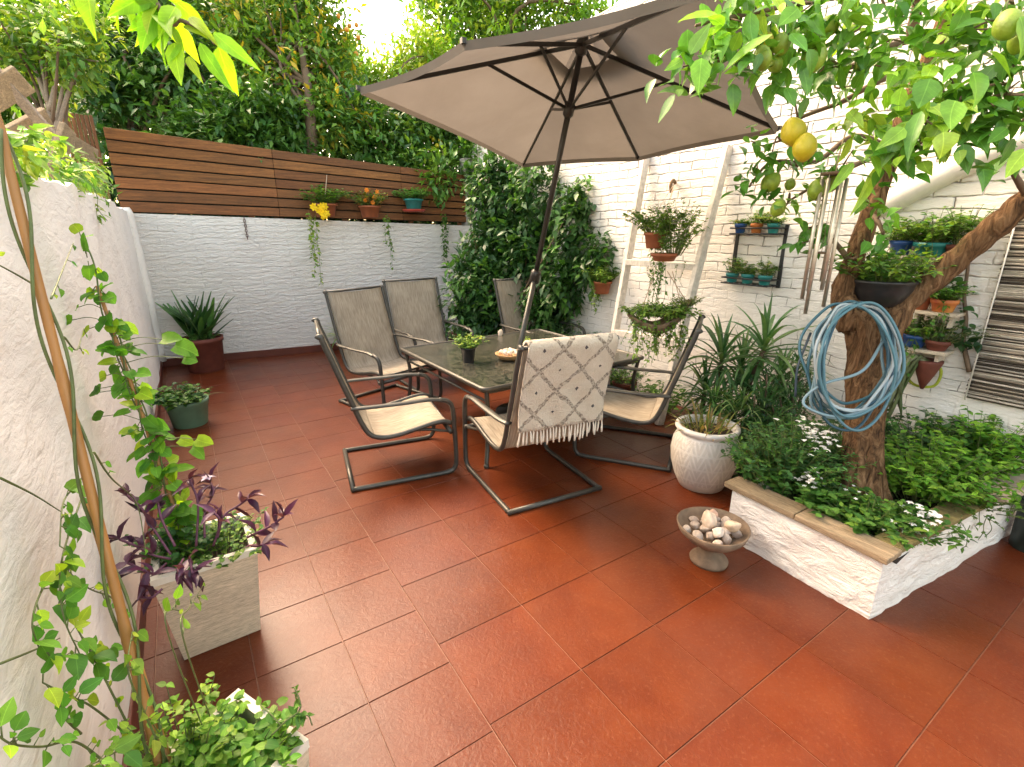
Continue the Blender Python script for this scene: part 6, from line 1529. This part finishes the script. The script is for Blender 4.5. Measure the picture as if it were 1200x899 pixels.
tree('tall_tree', 'tall dark tree crown closing off the top left behind the other trees', bs, [bs, D(240, 150, 11), D(230, 20, 11)], .2, [EL(90, 40, 110, 80, 11, 1), EL(220, 10, 100, 70, 11, 1), EL(310, 60, 66, 80, 11, 1), EL(40, 130, 100, 80, 10.5, 1), EL(170, 120, 100, 70, 10.8, 1), EL(330, 150, 60, 50, 10.5, .8), EL(-30, 60, 100, 100, 10.5, 1)], 2600, 8, .34, .24, .10, MIDG + MIDG[1:] + LIGHT[:1], 'leaf', 30)

# ================================================================== LIGHT, SKY, CAMERA
SUN_AZ, SUN_EL = math.radians(-16), math.radians(46)      # azimuth from +Y towards +X
w = bpy.data.worlds.new('World'); SC.world = w; w.use_nodes = True
nt = w.node_tree; nt.nodes.clear(); g = NT(nt)
sky = g.n('ShaderNodeTexSky', sky_type='NISHITA'); sky.sun_disc = False; sky.sun_elevation = SUN_EL; sky.sun_rotation = SUN_AZ; sky.air_density = .9; sky.dust_density = 3.0; sky.ozone_density = .6; sky.altitude = 50
bg = g.n('ShaderNodeBackground'); bg.inputs[1].default_value = .15; out = g.n('ShaderNodeOutputWorld'); g.l(g.mix(1.0, sky.outputs[0], (1.25, 1.0, .70), 'MULTIPLY'), bg.inputs[0]); g.l(bg.outputs[0], out.inputs[0])
sl = bpy.data.lights.new('sun', 'SUN'); sl.energy = .50; sl.angle = math.radians(38); sl.color = (1, .91, .76)
so = bpy.data.objects.new('sun', sl); COL.objects.link(so)
sv = Vector((math.sin(SUN_AZ) * math.cos(SUN_EL), math.cos(SUN_AZ) * math.cos(SUN_EL), math.sin(SUN_EL)))
so.rotation_euler = (-sv).to_track_quat('-Z', 'Y').to_euler()
cd = bpy.data.cameras.new('camera'); co = bpy.data.objects.new('camera', cd); COL.objects.link(co)
cd.sensor_width = 36; cd.lens = 36 * F / 1200; cd.clip_start = .02; cd.clip_end = 2000
co.location = CAM; co.rotation_euler = (PI / 2 + PITCH, 0, -YAW); SC.camera = co
vs = SC.view_settings; vs.view_transform = 'Standard'; vs.look = 'None'; vs.gamma = 1; vs.use_curve_mapping = False; vs.exposure = 3.0
SC.cycles.use_denoising = True
SC.cycles.max_bounces = 10; SC.cycles.diffuse_bounces = 5; SC.cycles.sample_clamp_indirect = 8
